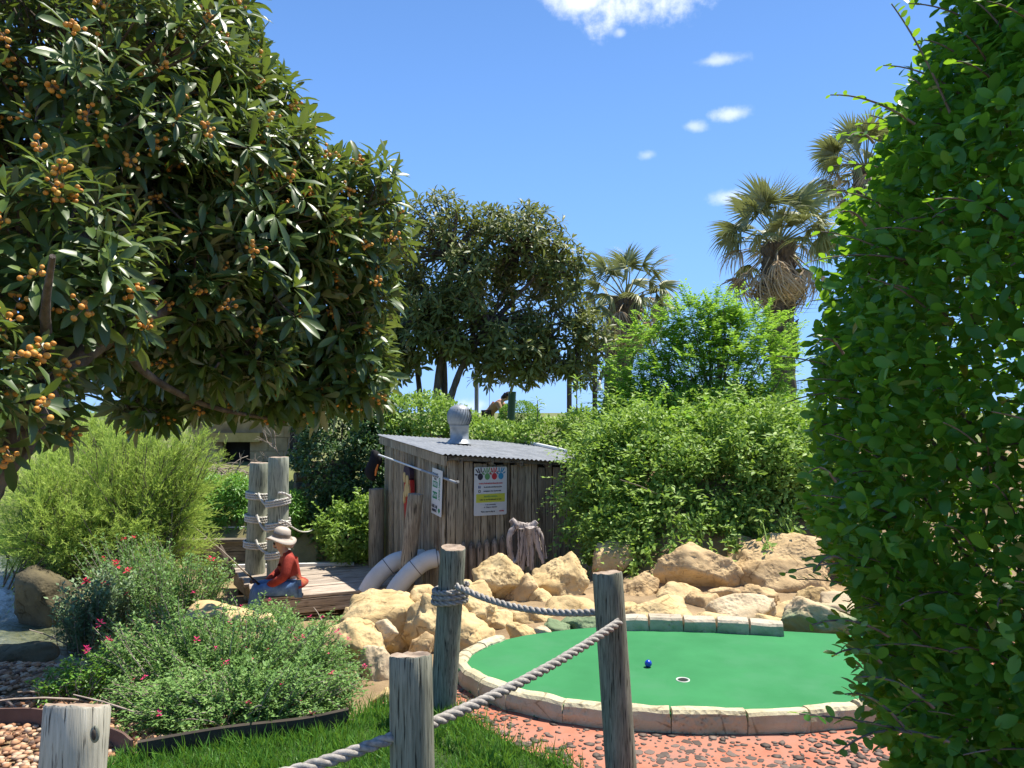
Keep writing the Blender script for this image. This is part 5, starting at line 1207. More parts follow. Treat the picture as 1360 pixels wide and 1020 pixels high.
# round clipped bush and small green shrubs
tb = thing('topiary_ball', 'round clipped bright green bush on the bank behind the leaning post', 'bush', tuple(P(693, 560, 18.6)[:2]) + (.4,))
leafy(tb, [ell(690, 556, 18.5, 27, 24, .45)], 9000, T_TINY, 'young_leaf', .04, .07, .5, shell=.15, lump=.03); stems(tb, P(690, 590, 18.5), [P(690, 556, 18.5)] * 2, .03, name='trunk')
gs = thing('green_shrub', 'bright green leafy shrub behind the mooring posts above timber wall', 'shrub', tuple(P(290, 720, 12.4)))
EG = [ell(300, 680, 12.4, 40, 34, .5), ell(275, 650, 12.6, 28, 24, .4), ell(318, 655, 12.4, 22, 26, .4), ell(262, 700, 12.3, 26, 18, .4), ell(390, 680, 12.0, 16, 30, .3)]
p_, N_, l_ = sample_ells(EG, 1500, .5, .6); a_, b2, c2_, v2 = rosettes(p_, N_ + [0, 0, .6], 8, .10, .2); mb = MB(); add_leaves(mb, T_LOQ_LO, a_, b2, c2_, v2, wscale=np.full(len(a_), .9)); stuff(mb.build('foliage', MAT['young_leaf'], gs)); stems(gs, P(290, 725, 12.4), [e[0] for e in EG for _ in range(3)], .012)
ls = thing('green_shrub', 'sunlit small leaved shrub on the ground between deck and ivy wall', 'shrub', tuple(P(462, 745, 11.6)))
EK = [ell(468, 716, 11.6, 30, 32, .4), ell(446, 700, 11.8, 22, 26, .3), ell(478, 690, 11.7, 18, 26, .3)]; leafy(ls, EK, 7000, T_SMALL, 'vine_leaf', .05, .09, .5, lf=3, lump=.3); sprigs(ls, EK, 160, (.12, .32), 'vine_leaf', (.05, .09), .5); stems(ls, P(462, 750, 11.6), [P(462, 712, 11.6)] * 4, .015)
# bare dead branches
db = thing('dead_branches', 'bare pale dead branches in front of the dark doorway', 'dead shrub', tuple(P(318, 690, 13)))
mb = MB()
def fork(a, d, L, r, k):
    b_ = a + d * L; tube(mb, bez(a, (a + b_) / 2 + R.normal(0, L * .12, 3), b_, 5), np.linspace(r, r * .6, 5), 5, cap=False)
    if k:
        for _ in range(2 if k > 1 else 3): fork(b_ - d * L * float(R.uniform(0, .3)), nrm(d + R.normal(0, .42, 3) * [1, .6, .8]), L * float(R.uniform(.55, .85)), r * .62, k - 1)
for px, dx in ((318, -.3), (325, .2), (332, .1), (345, .45), (372, .2), (378, -.1), (402, .3)):
    fork(P(px, 670 if px < 360 else 640, 12.9), nrm(np.array([dx, 0, 1.])), float(R.uniform(.35, .5)), .018, 3)
for k in range(130):
    a = P(float(R.uniform(262, 330)), float(R.uniform(620, 665)), 13.1); d = nrm(R.normal(0, 1, 3) + [0, 0, -.5]); tube(mb, bez(a, a + d * .2 + [0, 0, .08], a + d * .4, 4), .007, 4, cap=False)
mb.build('twigs', MAT['dead_twig'], db)

# ------------------------------------------------------------------ feathery shrubs on the creek bank
def feathery(label, base, E, nst, m='feather_leaf', r=.012, nl=20, br=13, s_=(.035, .075), vm=.5):
    t_ = thing('feathery_shrub', label, 'shrub', tuple(base), 'feathery shrubs along the creek')
    tips, N, _ = sample_ells(E, nst, .6, .3, lump=.15); ts = MB(); Pp, D, U = [], [], []
    for tip in tips:
        b_ = np.asarray(base) + R.normal(0, .16, 3) * [1.4, 1, 0]; mid = b_ * .5 + tip * .5 + np.array([0, 0, .18]) + R.normal(0, .07, 3); q = bez(b_, mid, tip, 9); tube(ts, q, np.linspace(r, r * .2, 9), 4, cap=False)
        for k in range(br):
            t0 = float(R.uniform(.3, 1)); a = (1 - t0) ** 2 * b_ + 2 * t0 * (1 - t0) * mid + t0 * t0 * tip; tg = nrm(tip - mid); d = nrm(tg * 1.0 + R.normal(0, .3, 3) + [0, 0, .2]); L = float(R.uniform(.18, .5)) * (1.2 - .5 * t0)
            tt = R.uniform(.1, 1, nl); Pp.append(a + d * L * tt[:, None] + np.array([0, 0, -.04]) * (tt ** 2)[:, None]); D.append(d * 1.1 + R.normal(0, .42, (nl, 3))); U.append(R.normal(0, .6, (nl, 3)) + [0, 0, .8])
    Pp = np.concatenate(Pp); n = len(Pp); l = np.array([mnoise.noise(Vector(p * 2.5)) for p in Pp[::nl]]).repeat(nl)
    mb = MB(); add_leaves(mb, T_NEEDLE, Pp, frames(np.concatenate(D), np.concatenate(U)), R.uniform(*s_, n), np.clip(R.normal(vm, .2, n) + .25 * l, 0, 1)); stuff(mb.build('foliage', MAT[m], t_)); ts.build('stems', MAT['twig'], t_)
feathery('tall feathery light green shrub in the middle of the creek bank', P(180, 770, 8.2), [ell(170, 630, 8.2, 90, 65, .5), ell(240, 640, 8.2, 50, 70, .4), ell(200, 700, 8.1, 80, 60, .5), ell(130, 600, 8.4, 55, 50, .4), ell(275, 598, 8.2, 30, 36, .3), ell(200, 580, 8.3, 50, 30, .4)], 300)
feathery('yellowish feathery shrub leaning over the rapid on the left', P(85, 775, 7.9), [ell(80, 690, 7.9, 65, 48, .5), ell(70, 640, 8.1, 55, 40, .4), ell(115, 730, 7.8, 55, 36, .4), ell(45, 715, 8.0, 35, 30, .3), ell(20, 690, 8.0, 30, 26, .3)], 260, vm=.66)
feathery('pale far feathery shrub behind the loquat trunk at the left', P(120, 640, 12), [ell(130, 590, 12, 60, 50, .7), ell(190, 570, 12, 60, 50, .7), ell(90, 620, 12, 40, 35, .6)], 150, s_=(.05, .1), vm=.6)
dt = thing('dark_tree', 'dark tree far behind the creek at the left edge', 'tree', tuple(P(20, 660, 22)[:2]) + (.4,))
leafy(dt, [ell(15, 610, 22, 50, 50, 1.2), ell(-40, 590, 22, 60, 70, 1.2), ell(55, 640, 22, 30, 26, .8)], 9000, T_SMALL, 'dark_vine_leaf', .12, .22, .4); stems(dt, P(15, 680, 22), [P(15, 600, 22)] * 2, .12, 'bark', name='trunk')
wt = thing('creek_weed', 'grassy green weeds on the far bank above the rapid', 'plant', tuple(P(10, 745, 9)))
n = 9000; q = np.c_[R.uniform(-6.9, -5.2, n), R.uniform(8.2, 10.2, n)]; z = height(q[:, 0], q[:, 1]); pos = np.c_[q, z]; mb = MB()
add_leaves(mb, T_NEEDLE, pos, frames(np.c_[R.normal(0, .4, (n, 2)), np.ones(n)], np.c_[R.normal(0, 1, (n, 2)), np.full(n, .1)]), R.uniform(.06, .2, n), np.clip(R.normal(.5, .2, n), 0, 1)); stuff(mb.build('blades', MAT['young_leaf'], wt))

# ------------------------------------------------------------------ flowering bushes
Vp, Fp = T_TINY
def flower_mesh(k, m):
    r = np.random.default_rng(k); mb = MB()
    for j in range(9):
        a = j * 2.4; el = r.uniform(-.3, .9); d = np.array([math.cos(a) * math.cos(el), math.sin(a) * math.cos(el), math.sin(el)]); add_leaves(mb, T_TINY, np.array([d * .004 + [0, 0, .006 * (j % 3)]]), frames(d[None], np.array([[0, 0, 1.]])), r.uniform(.013, .022), np.array([r.uniform(0, 1)]), wscale=np.array([1.5]))
    return mb.mesh('flower', MAT[m])
FLM = [flower_mesh(k, 'petal') for k in range(5)]; RFM = [flower_mesh(k, 'red_petal') for k in range(3)]
def bush(label, base, E, nst, nl, m, s_, vm, nfl, flm, name='flowering_bush', fl_s=(.75, 1.35), woody=True, grp='flowering bushes by the creek'):
    t_ = thing(name, label, 'bush', tuple(base), grp); tips, N, l = sample_ells(E, nst, .5, .5, lump=.26, lf=5); ts = MB(); Pp, D, U = [], [], []
    for tip in tips:
        b_ = np.array([base[0] + (tip[0] - base[0]) * .45, base[1] + (tip[1] - base[1]) * .45, base[2]]) + R.normal(0, .05, 3) * [1, 1, 0]; mid = b_ * .45 + tip * .55 + R.normal(0, .05, 3) + [0, 0, .05]; q = bez(b_, mid, tip, 6); tube(ts, q, np.linspace(.004, .0012, 6), 4, int(R.integers(2)), cap=False)
        t = np.linspace(.3, 1, nl); c_ = (1 - t)[:, None] ** 2 * b_ + 2 * (t * (1 - t))[:, None] * mid + (t * t)[:, None] * tip; a = np.arange(nl) * 1.57 + R.uniform(0, 6)
        sd = np.c_[np.cos(a), np.sin(a), R.uniform(.0, .5, nl)]; Pp.append(c_ + R.normal(0, .008, (nl, 3))); D.append(sd + nrm(tip - mid) * .5); U.append(np.array([0, 0, 1.]) + R.normal(0, .35, (nl, 3)))
    Pp = np.concatenate(Pp); n = len(Pp); lv = np.array([mnoise.noise(Vector(p * 4)) for p in Pp[::4]]).repeat(4)[:n]; lv = np.pad(lv, (0, n - len(lv)))
    mb = MB(); add_leaves(mb, T_TINY, Pp, frames(np.concatenate(D), np.concatenate(U)), R.uniform(*s_, n), np.clip(R.normal(vm, .2, n) + .2 * lv, 0, 1), wscale=np.full(n, 1.2)); stuff(mb.build('foliage', MAT[m], t_))
    if woody:
        for k in range(7):
            a = np.array([base[0], base[1], base[2]]) + R.normal(0, .12, 3) * [1.6, 1, .1]; b_ = a + np.array([float(R.normal(0, .3)), float(R.normal(-.12, .2)), float(R.uniform(.05, .25))]); tube(ts, bez(a, (a + b_) / 2 + [0, 0, .05], b_, 5), np.linspace(.007, .003, 5), 5, cap=False)
    ts.build('stems', [MAT['dead_twig'], MAT[m]], t_)
    if nfl:
        face = tips[(N[:, 1] < .3) | (N[:, 2] > .5)]
        for k in range(nfl):
            p = face[int(R.integers(len(face)))] + [0, -.01, .02]; s0 = float(R.uniform(*fl_s)); obj('flower', flm[k % len(flm)], t_, Matrix.Translation(p) @ Matrix.Rotation(float(R.uniform(0, 6)), 4, 'Z') @ Matrix.Diagonal((s0, s0, s0, 1)))
    return t_
bush('large grey-green bush dotted with pink flowers in front of the seated person', (-1.62, 4.5, -.1), [ell(300, 890, 4.6, 165, 84, .65), ell(400, 905, 4.4, 90, 70, .5), ell(440, 915, 4.3, 60, 60, .4), ell(215, 885, 4.5, 90, 85, .5), ell(140, 900, 4.5, 60, 50, .35), ell(330, 930, 4.25, 140, 55, .4)], 2900, 34, 'sage_leaf', (.015, .030), .5, 60, FLM)
bush('front part bush with pink flowers spilling over the timber edging', (-1.35, 3.95, -.05), [ell(300, 940, 3.95, 115, 55, .32), ell(400, 930, 3.95, 75, 52, .3), ell(225, 945, 3.9, 60, 48, .25), ell(190, 930, 4.1, 60, 40, .3)], 1500, 34, 'sage_leaf', (.014, .028), .5, 18, FLM)
bush('pale leaved shrub with bright red flowers beside the dark creek boulder', (-3.5, 6.5, -.5), [ell(120, 800, 6.4, 42, 45, .3), ell(150, 790, 6.5, 35, 30, .3)], 300, 20, 'pale_shrub_leaf', (.03, .055), .6, 9, RFM, fl_s=(1.5, 2.4))
bush('low dark green shrub between feathery shrub and flower bush', (-3.0, 6.9, -.5), [ell(210, 765, 6.9, 75, 34, .4), ell(270, 760, 7.2, 45, 26, .35), ell(170, 740, 7.2, 60, 36, .4)], 520, 20, 'sage_leaf', (.022, .045), .35, 4, RFM, name='low_shrub', fl_s=(1.2, 2))
bush('small fresh green sprigs on the gravel left of the flower bush', (-2.35, 4.25, -.05), [ell(75, 905, 4.2, 38, 16, .15), ell(130, 890, 4.25, 50, 28, .2)], 130, 22, 'young_leaf', (.016, .03), .55, 0, FLM, name='low_shrub')
bush('leafy sprigs under the end of the deck beside the yellow boulder', (-1.9, 7.2, -.6), [ell(440, 838, 6.8, 40, 22, .3), ell(350, 816, 7.4, 40, 14, .3)], 260, 20, 'sage_leaf', (.022, .04), .5, 8, FLM, name='low_shrub')

# ------------------------------------------------------------------ lawn grass
n = 75000; q = np.c_[R.uniform(-1.75, 1.0, n), 1.6 + 2.6 * R.uniform(0, 1, n)]; q = q[in_poly(q, lawn_poly)]; n = len(q)
hn = np.array([mnoise.noise(Vector((a * 5, b_ * 5, 2))) for a, b_ in q])
lean = R.normal(0, .42, (n, 2)); dirs = np.c_[lean, np.ones(n)]; mb = MB()
add_leaves(mb, leaf_template([0, .5, 1], [.045, .04, .0], .2, .35), np.c_[q, np.full(n, -.008)], frames(dirs, np.c_[R.normal(0, 1, (n, 2)), np.full(n, .05)]), R.uniform(.03, .07, n) * (1 + .5 * hn), np.clip(R.normal(.5, .22, n) + .2 * hn, 0, 1))
gr = stuff(mb.build('grass', MAT['grass_blade'])); gr['label'] = 'short green lawn grass round the front posts'
n = 700; e = lawn_edge[R.integers(0, len(lawn_edge) - 1, n)] + R.normal(0, .03, (n, 2)); e = np.concatenate([e, np.c_[R.uniform(-1.7, -.7, 260), np.zeros(260)]]); e[-260:, 1] = 3.42 + (e[-260:, 0] + 1.7) * .3 + R.normal(0, .04, 260); e = e[e[:, 1] > 2.2]
n = len(e); mb = MB(); add_leaves(mb, leaf_template([0, .5, 1], [.03, .022, .0], .2, .4), np.c_[e, np.full(n, -.005)], frames(np.c_[R.normal(0, .35, (n, 2)), np.ones(n)], np.c_[R.normal(0, 1, (n, 2)), np.full(n, .05)]), R.uniform(.05, .11, n), np.clip(R.normal(.5, .25, n), 0, 1))
g2 = stuff(mb.build('grass_fringe', MAT['grass_blade'])); g2['label'] = 'longer grass blades fringing the lawn edge'

# ------------------------------------------------------------------ far loquat tree on the bank
ft = thing('loquat_tree', 'broad dark tree with several trunks on the bank behind the shed', 'tree', tuple(P(600, 545, 16)[:2]) + (.4,))
mb = MB()
for path, r0, r1 in (([P(578, 575, 16), P(580, 520, 16), P(590, 440, 16), P(600, 350, 16)], .10, .04), ([P(583, 580, 16.2), P(590, 520, 16.2), P(585, 450, 16.1), P(560, 380, 16)], .09, .04), ([P(585, 585, 15.8), P(598, 530, 15.8), P(622, 472, 15.8), P(680, 400, 15.8), P(720, 360, 15.8)], .09, .03), ([P(622, 472, 15.8), P(640, 380, 16), P(650, 300, 16)], .06, .02), ([P(560, 570, 16.5), P(555, 500, 16.5), P(540, 430, 16.5)], .08, .03)): limb(mb, path, r0, r1, 9)
mb.build('trunk', MAT['bark'], ft)
E2 = [ell(600, 340, 16, 78, 70, 1.1), ell(690, 330, 16, 65, 55, 1.0), ell(560, 420, 16, 62, 60, .9), ell(650, 430, 15.8, 90, 62, 1.0), ell(735, 350, 16, 42, 50, .7), ell(730, 450, 15.8, 52, 45, .7), ell(690, 480, 15.6, 45, 26, .5), ell(770, 450, 15.9, 36, 48, .6), ell(565, 452, 16, 50, 26, .6), ell(620, 450, 15.8, 55, 28, .6), ell(530, 390, 16.2, 40, 70, .8), ell(528, 470, 16.2, 28, 34, .5)]
c, N, l = sample_ells(E2, 4900, .55, .6, lump=.28, lf=1.5); k = l + R.uniform(-.25, .25, len(l)) > -.10; c, N = c[k], N[k]
pos, rot, size, var = rosettes(c, N * .7 + [0, 0, .6] + R.normal(0, .3, c.shape), 8, .23, .45); split_leaves(T_LOQ_LO, 'leaf', 'far_loquat_leaf', pos, rot, size, var * .95, ft, 'crown', seen_bonus=None)
mb = MB()
for i in range(0, len(c), 4): e = min(E2, key=lambda q_: np.linalg.norm((c[i] - q_[0]) / q_[1])); tube(mb, bez(e[0], (e[0] + c[i]) / 2 + [0, 0, .08], c[i], 4), np.linspace(.03, .01, 4), 4, cap=False)
mb.build('branches', MAT['bark'], ft)

# ------------------------------------------------------------------ fan palms
def frond_mesh(k, dry, droop):
    """petiole along +X then a pleated fan; droop bends the blades down"""
    r = np.random.default_rng(k); mb = MB(); Lp = 1.0; nb = 30 if not dry else 20
    tube(mb, [(0, 0, 0), (Lp * .5, 0, .03), (Lp, 0, 0)], [.026, .018, .012], 5, 1 if not dry else 0, var=.7)
    for j in range(nb):
        a = (j / (nb - 1) - .5) * 2 * math.radians(118 if not dry else 70) + r.normal(0, .03); L = (.85 - .28 * abs(j / (nb - 1) - .5) * 2) * (r.uniform(.9, 1.06) if not dry else r.uniform(.6, 1.2)); d = np.array([math.cos(a), math.sin(a), 0]); sd = np.array([-d[1], d[0], 0])
        V = []; ts = (0, .3, .6, .82, 1.0); ws = (.008, .030, .022, .010, .001) if not dry else (.006, .017, .015, .010, .002); tw_ = r.normal(0, .25 if not dry else 1.2)
        for t, w in zip(ts, ws):
            z = -droop * max(0, t - .25) ** 1.7 * L + .02 * math.sin(j) - (abs(a) ** 1.5) * .1 * t; sh = 1 - .35 * droop * max(0, t - .4)
            q = np.array([Lp, 0, 0]) + d * L * t * sh + [0, 0, z]; pl = sd * w * math.cos(.6 + tw_ * t) + np.array([0, 0, w * math.sin(.6 + tw_ * t)]); V += [q - pl, q + pl]
        v = np.clip((.35 if not dry else .45) + r.normal(0, .12) + np.repeat(np.array(ts) ** 2 * (.5 if not dry else .2), 2), 0, 1)
        mb.add(np.array(V), [(2 * i, 2 * i + 2, 2 * i + 3, 2 * i + 1) for i in range(4)], 0, v)
    return mb.mesh('frond' if not dry else 'dry_frond', [MAT['palm_dry' if dry else 'palm_green'], MAT['palm_green']])
FG = [frond_mesh(k, False, .35 + .1 * k) for k in range(4)]; FM = [frond_mesh(10 + k, False, .9 + .15 * k) for k in range(2)]; FD = [frond_mesh(20 + k, True, 1.0 + .3 * k) for k in range(4)]
def palm(label, cx, cy, d, scale, base_px, base_py, r, ng=24, nm=14, nd=40, seed=1, skirt=1.0):
    rg = np.random.default_rng(seed); top = P(cx, cy, d); bot = P(base_px, base_py, d); bot[2] = .2
    t_ = thing('fan_palm', label, 'palm tree', tuple(bot), 'fan palms on the bank')
    L = top[2] - bot[2]; mb = MB(); n = 22; ts = np.linspace(0, 1, n); pts = bot + (top - bot) * ts[:, None]
    rr = r * (.8 + .35 * ts ** 3); rr[1::2] *= 1.10; tube(mb, pts, rr, 14, rough=.07)
    for k in range(170):      # leaf boots
        t0 = rg.uniform(.45, 1) ; a = k * 2.4; o = np.array([math.cos(a), math.sin(a), 0]); b_ = bot + (top - bot) * t0 + o * r * (.72 + .3 * t0 ** 3); tube(mb, [b_, b_ + o * .06 * scale + [0, 0, .10], b_ + o * .13 * scale + [0, 0, .20]], [.05 * scale, .035 * scale, .012], 5, rough=.1)
    mb.build('trunk', MAT['palm_bark'], t_)
    def put(me, nm_, az, el, s0, roll):
        d_ = np.array([math.cos(az) * math.cos(el), math.sin(az) * math.cos(el), math.sin(el)]); fr_ = frames(d_[None], np.array([[0, 0, 1.]]))[0]
        M = np.eye(4); M[:3, :3] = fr_ * s0; M[:3, 3] = top + d_ * .1; obj(nm_, me, t_, Matrix(M.tolist()) @ Matrix.Rotation(roll, 4, 'X'))
    for k in range(ng):
        el = math.radians(82 - 82 * (k / ng) + rg.normal(0, 6)); put(FG[k % 4], 'frond', k * 2.4 + rg.normal(0, .2), el, scale * rg.uniform(.85, 1.05), rg.normal(0, .5))
    for k in range(nm):
        el = math.radians(10 - 35 * (k / nm) + rg.normal(0, 6)); put(FM[k % 2] if k % 3 else FD[k % 2], 'frond' if k % 3 else 'dry_frond', k * 2.4 + .7, el, scale * rg.uniform(.85, 1.0), rg.normal(0, .6))
    for k in range(nd):
        el = math.radians(-38 - 45 * (k / nd) + rg.normal(0, 6)); put(FD[k % 4], 'dry_frond', k * 2.4 + rg.normal(0, .3), el, scale * skirt * rg.uniform(.8, 1.1), rg.normal(0, .6))
palm('tallest complete fan palm with a brown skirt right of the lime shrub', 1033, 325, 20, 1.10, 1045, 545, .36, seed=3)
palm('smaller fan palm with drooping dry fronds beside the far loquat tree', 832, 398, 22, 1.02, 808, 540, .40, ng=16, nm=18, nd=44, seed=5)
palm('far fan palm partly hidden by the hedge at the upper right', 1150, 226, 25, 1.15, 1160, 560, .33, ng=22, nm=16, nd=26, seed=8)
# ------------------------------------------------------------------ people
def skin_mesh(name, pts, edges, rad, m, sub=2, root=0):
    """one continuous surface grown along a skeleton of joints"""
    me = bpy.data.meshes.new(name); me.from_pydata([tuple(p) for p in pts], edges, []); o = bpy.data.objects.new(name, me); COL.objects.link(o)
    sk = o.modifiers.new('skin', 'SKIN'); sk.use_smooth_shade = True; sk.branch_smoothing = .6
    for i, r in enumerate(rad): v = me.skin_vertices[0].data[i]; v.radius = (r, r) if not isinstance(r, tuple) else r; v.use_root = i == root
    ss_ = o.modifiers.new('sub', 'SUBSURF'); ss_.levels = ss_.render_levels = sub
    dg = bpy.context.evaluated_depsgraph_get(); res = bpy.data.meshes.new_from_object(o.evaluated_get(dg)); bpy.data.objects.remove(o); res.materials.clear(); res.materials.append(MAT[m]); return res
def hand_chain(pts, edges, rad, wrist, d, side, s=1.0):
    """palm and five curled fingers from the wrist"""
    up = nrm(np.cross(d, side)); w = len(pts) - 1
    pts.append(wrist + d * .05 * s); rad.append((.026 * s, .016 * s)); edges.append((w, w + 1)); pl = w + 1
    for k, (o, L) in enumerate(((-.024, .062), (-.008, .074), (.009, .070), (.025, .054))):
        a = wrist + d * .085 * s + side * o * s; i0 = len(pts); pts.append(a); rad.append(.0095 * s); edges.append((pl, i0)); pts.append(a + d * L * .55 * s - up * .012 * s); rad.append(.0085 * s); edges.append((i0, i0 + 1)); pts.append(a + d * L * .75 * s - up * .04 * s); rad.append(.007 * s); edges.append((i0 + 1, i0 + 2))
    i0 = len(pts); pts.append(wrist + d * .045 * s - side * .032 * s); rad.append(.0105 * s); edges.append((pl, i0)); pts.append(wrist + d * .085 * s - side * .048 * s - up * .015 * s); rad.append(.008 * s); edges.append((i0, i0 + 1))
def person(label, origin, face, J, mats, hat=False, hair=None, s=1.0, coat_len=None):
    """J: joints in a frame with x forward, y to the left, z up"""
    F3 = np.array([face[0], face[1], 0.0]); F3 = nrm(F3); Lf = np.array([-F3[1], F3[0], 0]); U3 = np.array([0, 0, 1.])
    def w(p): p = np.asarray(p, float) * s; return np.asarray(origin) + F3 * p[0] + Lf * p[1] + U3 * p[2]
    t_ = thing('person', label, 'person', tuple(origin))
    pts = [w(J['pelvis'])]; rad = [.10 * s]; E = []
    def ch(i, names, rs):
        for nme, r in zip(names, rs): pts.append(w(nme)); rad.append(r * s if not isinstance(r, tuple) else tuple(x * s for x in r)); E.append((i, len(pts) - 1)); i = len(pts) - 1
        return i
    ich = ch(0, [J['waist'], J['chest']], [.115, (.15, .115)]); ine = ch(ich, [J['neck'], J['chin'], J['head'], J['crown']], [.056, .062, (.078, .09), .06])
    for sy in (1, -1):
        m_ = np.array([1, sy, 1]); k = 'r' if sy < 0 else 'l'
        sh, el, wr = (J.get(n_ + k, np.array(J[n_]) * m_) for n_ in ('shoulder', 'elbow', 'wrist'))
        iw = ch(ich, [sh, (np.array(sh) * .5 + np.array(el) * .5), el, (np.array(el) * .4 + np.array(wr) * .6), wr], [.058, .047, .040, .036, .026]); d = nrm(w(wr) - w(el)); hand_chain(pts, E, rad, w(wr), d, nrm(np.cross(d, U3)) * sy, s * .95)
        hp, kn, an, to = (J.get(n_ + k, np.array(J[n_]) * m_) for n_ in ('hip', 'knee', 'ankle', 'toe')); ch(0, [hp, (np.array(hp) + kn) / 2, kn, (np.array(kn) + an) / 2, an, to], [.080, .072, .056, .052, .038, .034])
    obj('body', skin_mesh('body', pts, E, rad, 'skin'), t_)
    # face and ears
    hd, hf = w(J['head']), nrm(w(J['nose']) - w(J['head'])); hs = nrm(np.cross(U3, hf)); hu = np.cross(hf, hs); mb = MB(); V, F = ICO[2]
    mb.add(V * [.013, .013, .02] * s + hd + hf * .096 * s - hu * .02 * s, F, 0, .5, True)
    for q in (-1, 1): mb.add(V * [.012, .012, .028] * s + hd + hs * q * .082 * s - hu * .01 * s, F, 0, .5, True)
    mb.build('nose_and_ears', MAT['skin'], t_); mb = MB()
    for q in (-1, 1): mb.add(V * .012 * s + hd + hf * .084 * s + hs * q * .032 * s + hu * .005 * s, F, 0, .5, True)
    mb.build('eyes', MAT['hair_dark'], t_); mb = MB(); mb.add(V * [.022, .022, .006] * s + hd + hf * .082 * s - hu * .05 * s, F, 0, .5, True); mb.build('mouth', MAT['cloth_red'], t_)
    # coat or shirt
    pts = [w(J['waist'])]; rad = [.14 * s]; E = []
    ib = ch(0, [J['pelvis'], J['hem']], [coat_len or .15, (coat_len or .15) * 1.05]); ic = ch(0, [J['chest'], np.array(J['neck']) - [0, 0, .02]], [(.18, .145), .075])
    for sy in (1, -1):
        m_ = np.array([1, sy, 1]); k = 'r' if sy < 0 else 'l'; sh, el, wr = (J.get(n_ + k, np.array(J[n_]) * m_) for n_ in ('shoulder', 'elbow', 'wrist'))
        ch(ic - 1, [sh, (np.array(sh) + el) / 2, el, (np.array(el) * .5 + np.array(wr) * .5), np.array(el) * .1 + np.array(wr) * .9], [.078, .068, .062, .056, .05])
    obj('coat', skin_mesh('coat', pts, E, rad, mats[0]), t_)
    pts = [w(J['pelvis'])]; rad = [.125 * s]; E = []
    for sy in (1, -1):
        m_ = np.array([1, sy, 1]); k = 'r' if sy < 0 else 'l'; hp, kn, an = (J.get(n_ + k, np.array(J[n_]) * m_) for n_ in ('hip', 'knee', 'ankle')); ch(0, [hp, (np.array(hp) + kn) / 2, kn, (np.array(kn) + an) / 2, np.array(kn) * .08 + np.array(an) * .92], [.105, .092, .076, .07, .062])
    obj('trousers', skin_mesh('trousers', pts, E, rad, mats[1]), t_)
    for sy in (1, -1):
        m_ = np.array([1, sy, 1]); k = 'r' if sy < 0 else 'l'; an, to = (J.get(n_ + k, np.array(J[n_]) * m_) for n_ in ('ankle', 'toe')); a, b_ = w(an), w(to); heel = a - (b_ - a) * .35 + (b_ - a) * 0; mb = MB(); tube(mb, [heel, a * .6 + b_ * .4, b_], [.042 * s, .048 * s, .034 * s], 10); mb.build('shoe', MAT['shoe'], t_)
    if hair:
        mb = MB(); V, F = ICO[3]; q = V * [.098, .098, .10] * s; k = (q @ hf < .035 * s)
        Fk = F[k[F].all(1)]; mb.add(q + hd + hu * .015 * s - hf * .012 * s, Fk, 0, .5, True)
        if hair[1]: tube(mb, [hd - hf * .06 * s + hu * .02 * s, hd - hf * .085 * s - hu * .1 * s, hd - hf * .07 * s - hu * hair[1] * s], [.075 * s, .07 * s, .03 * s], 10)
        mb.build('hair', MAT[hair[0]], t_)
    return t_, w
J_sit = dict(pelvis=(0, 0, .13), waist=(.03, 0, .28), chest=(.09, 0, .44), neck=(.125, 0, .555), chin=(.165, 0, .60), head=(.16, 0, .665), crown=(.15, 0, .73), nose=(.30, 0, .61), shoulder=(.075, .165, .49), elbow=(.13, .225, .27), wrist=(.34, .10, .13), hip=(.03, .09, .10), knee=(.44, .12, .11), ankle=(.50, .12, -.30), toe=(.64, .13, -.37), hem=(-.03, 0, .05))
org = G(383, 786, ZD); org = np.array([-2.69, 9.56, ZD])
pr, w = person('seated person in red coat, blue jeans and wide hat fishing from the deck', org, (-.93, -.36), J_sit, ('cloth_red', 'denim'), hair=('hair_pale', .12), s=.99, coat_len=.195)
hc = w((.15, 0, .735)); hm = MB(); k = 30; a = np.arange(k) * 2 * math.pi / k
prof = [(.105, -.03, 0), (.14, -.045, .3), (.185, -.062, 1), (.187, -.058, 1), (.14, -.036, .3), (.108, -.012, 0), (.104, .03, 0), (.095, .075, 0), (.06, .098, 0), (.0, .10, 0)]
V = np.array([[r * math.cos(t), r * math.sin(t), z - .03 * q * math.cos(2 * t + .6) - .02 * q * math.cos(t)] for r, z, q in prof for t in a]); TL = np.array(Euler((.06, -.20, 2.8)).to_matrix())
i = np.arange(len(prof) - 1)[:, None] * k; j = np.arange(k)[None, :]; j2 = (j + 1) % k
hm.add(V @ TL.T + hc, np.stack([i + j, i + j2, i + k + j2, i + k + j], -1).reshape(-1, 4), 0, .5, True); hat = hm.build('hat', MAT['hat_felt'], pr)
hb = MB(); V = np.array([[r * math.cos(t), r * math.sin(t), z] for r, z in ((.1115, -.012), (.1085, .03)) for t in a]); hb.add(V @ TL.T + hc, np.stack([j + 0 * j, j2, k + j2, k + j], -1).reshape(-1, 4), 0, .5, True); hb.build('hat_band', MAT['hat_band'], hat)
rd = thing('fishing_rod', 'thin dark fishing rod held by the seated person', 'fishing rod', tuple(w((.42, 0, .12))))
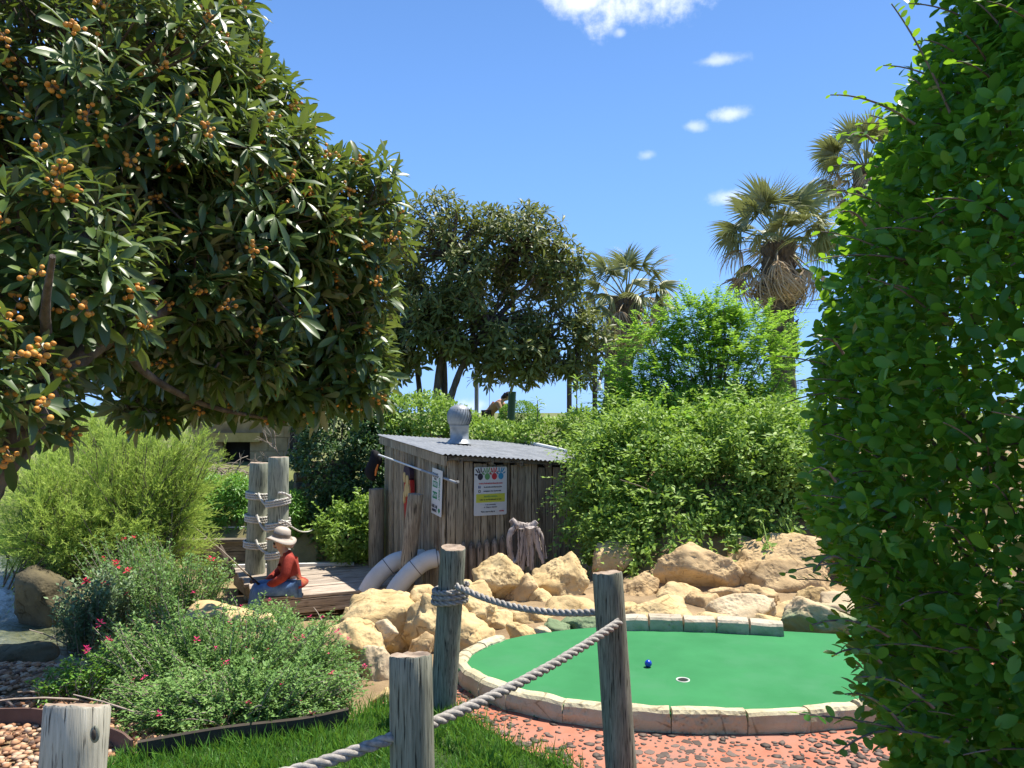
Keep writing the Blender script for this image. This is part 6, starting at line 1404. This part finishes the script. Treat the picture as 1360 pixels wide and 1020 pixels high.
h0 = w((.40, .0, .14)); tip = P(240, 684, 8.9); bt = h0 + (h0 - tip) * .10
mb = MB(); tube(mb, [bt, h0, h0 + (tip - h0) * .18], [.013, .014, .010], 8); mb.build('handle', MAT['dark_timber'], rd); mb = MB(); tube(mb, [h0 + (tip - h0) * .17, (h0 + tip) / 2 + [0, 0, .01], tip], [.011, .008, .004], 7); mb.build('rod_blank', MAT['rod'], rd)
mb = MB(); q = h0 + (tip - h0) * .1 + [0, 0, -.035]; tube(mb, [q + [-.01, -.02, 0], q + [.01, .02, 0]], .026, 12); mb.build('reel', MAT['ink_dark'], rd)

J_bend = dict(pelvis=(0, 0, .90), waist=(.10, 0, 1.02), chest=(.30, 0, 1.18), neck=(.42, 0, 1.27), chin=(.50, 0, 1.27), head=(.53, 0, 1.33), crown=(.55, 0, 1.40), nose=(.66, 0, 1.25), shoulder=(.33, .16, 1.18), elbow=(.42, .2, .93), wrist=(.55, .12, .76), hip=(0, .09, .88), knee=(.06, .1, .48), ankle=(-.02, .1, .08), toe=(.14, .11, .03), hem=(-.02, 0, .86))
zg = float(height(-.45, 20)); person('dark haired woman bending forward in an orange-brown top on the bank', (P(648, 545, 19)[0], 19, zg + .1), (.95, -.3), J_bend, ('shirt_tan', 'trouser_dark'), hair=('hair_dark', .24))
J_std = dict(pelvis=(0, 0, .92), waist=(.0, 0, 1.06), chest=(.02, 0, 1.27), neck=(.04, 0, 1.44), chin=(.08, 0, 1.49), head=(.08, 0, 1.57), crown=(.07, 0, 1.65), nose=(.22, 0, 1.52), shoulder=(.02, .18, 1.36), elbow=(-.02, .25, 1.1), wrist=(.16, .18, .98), hip=(0, .09, .9), knee=(.03, .1, .5), ankle=(-.02, .1, .08), toe=(.14, .12, .03), hem=(.0, 0, .86))
person('man in a grey-brown shirt standing among the shrubs below the smaller palm', (P(822, 540, 18)[0], 18, float(height(2.5, 18)) + .03), (-.8, .6), J_std, ('shirt_grey', 'trouser_dark'), hair=('hair_ginger', 0))
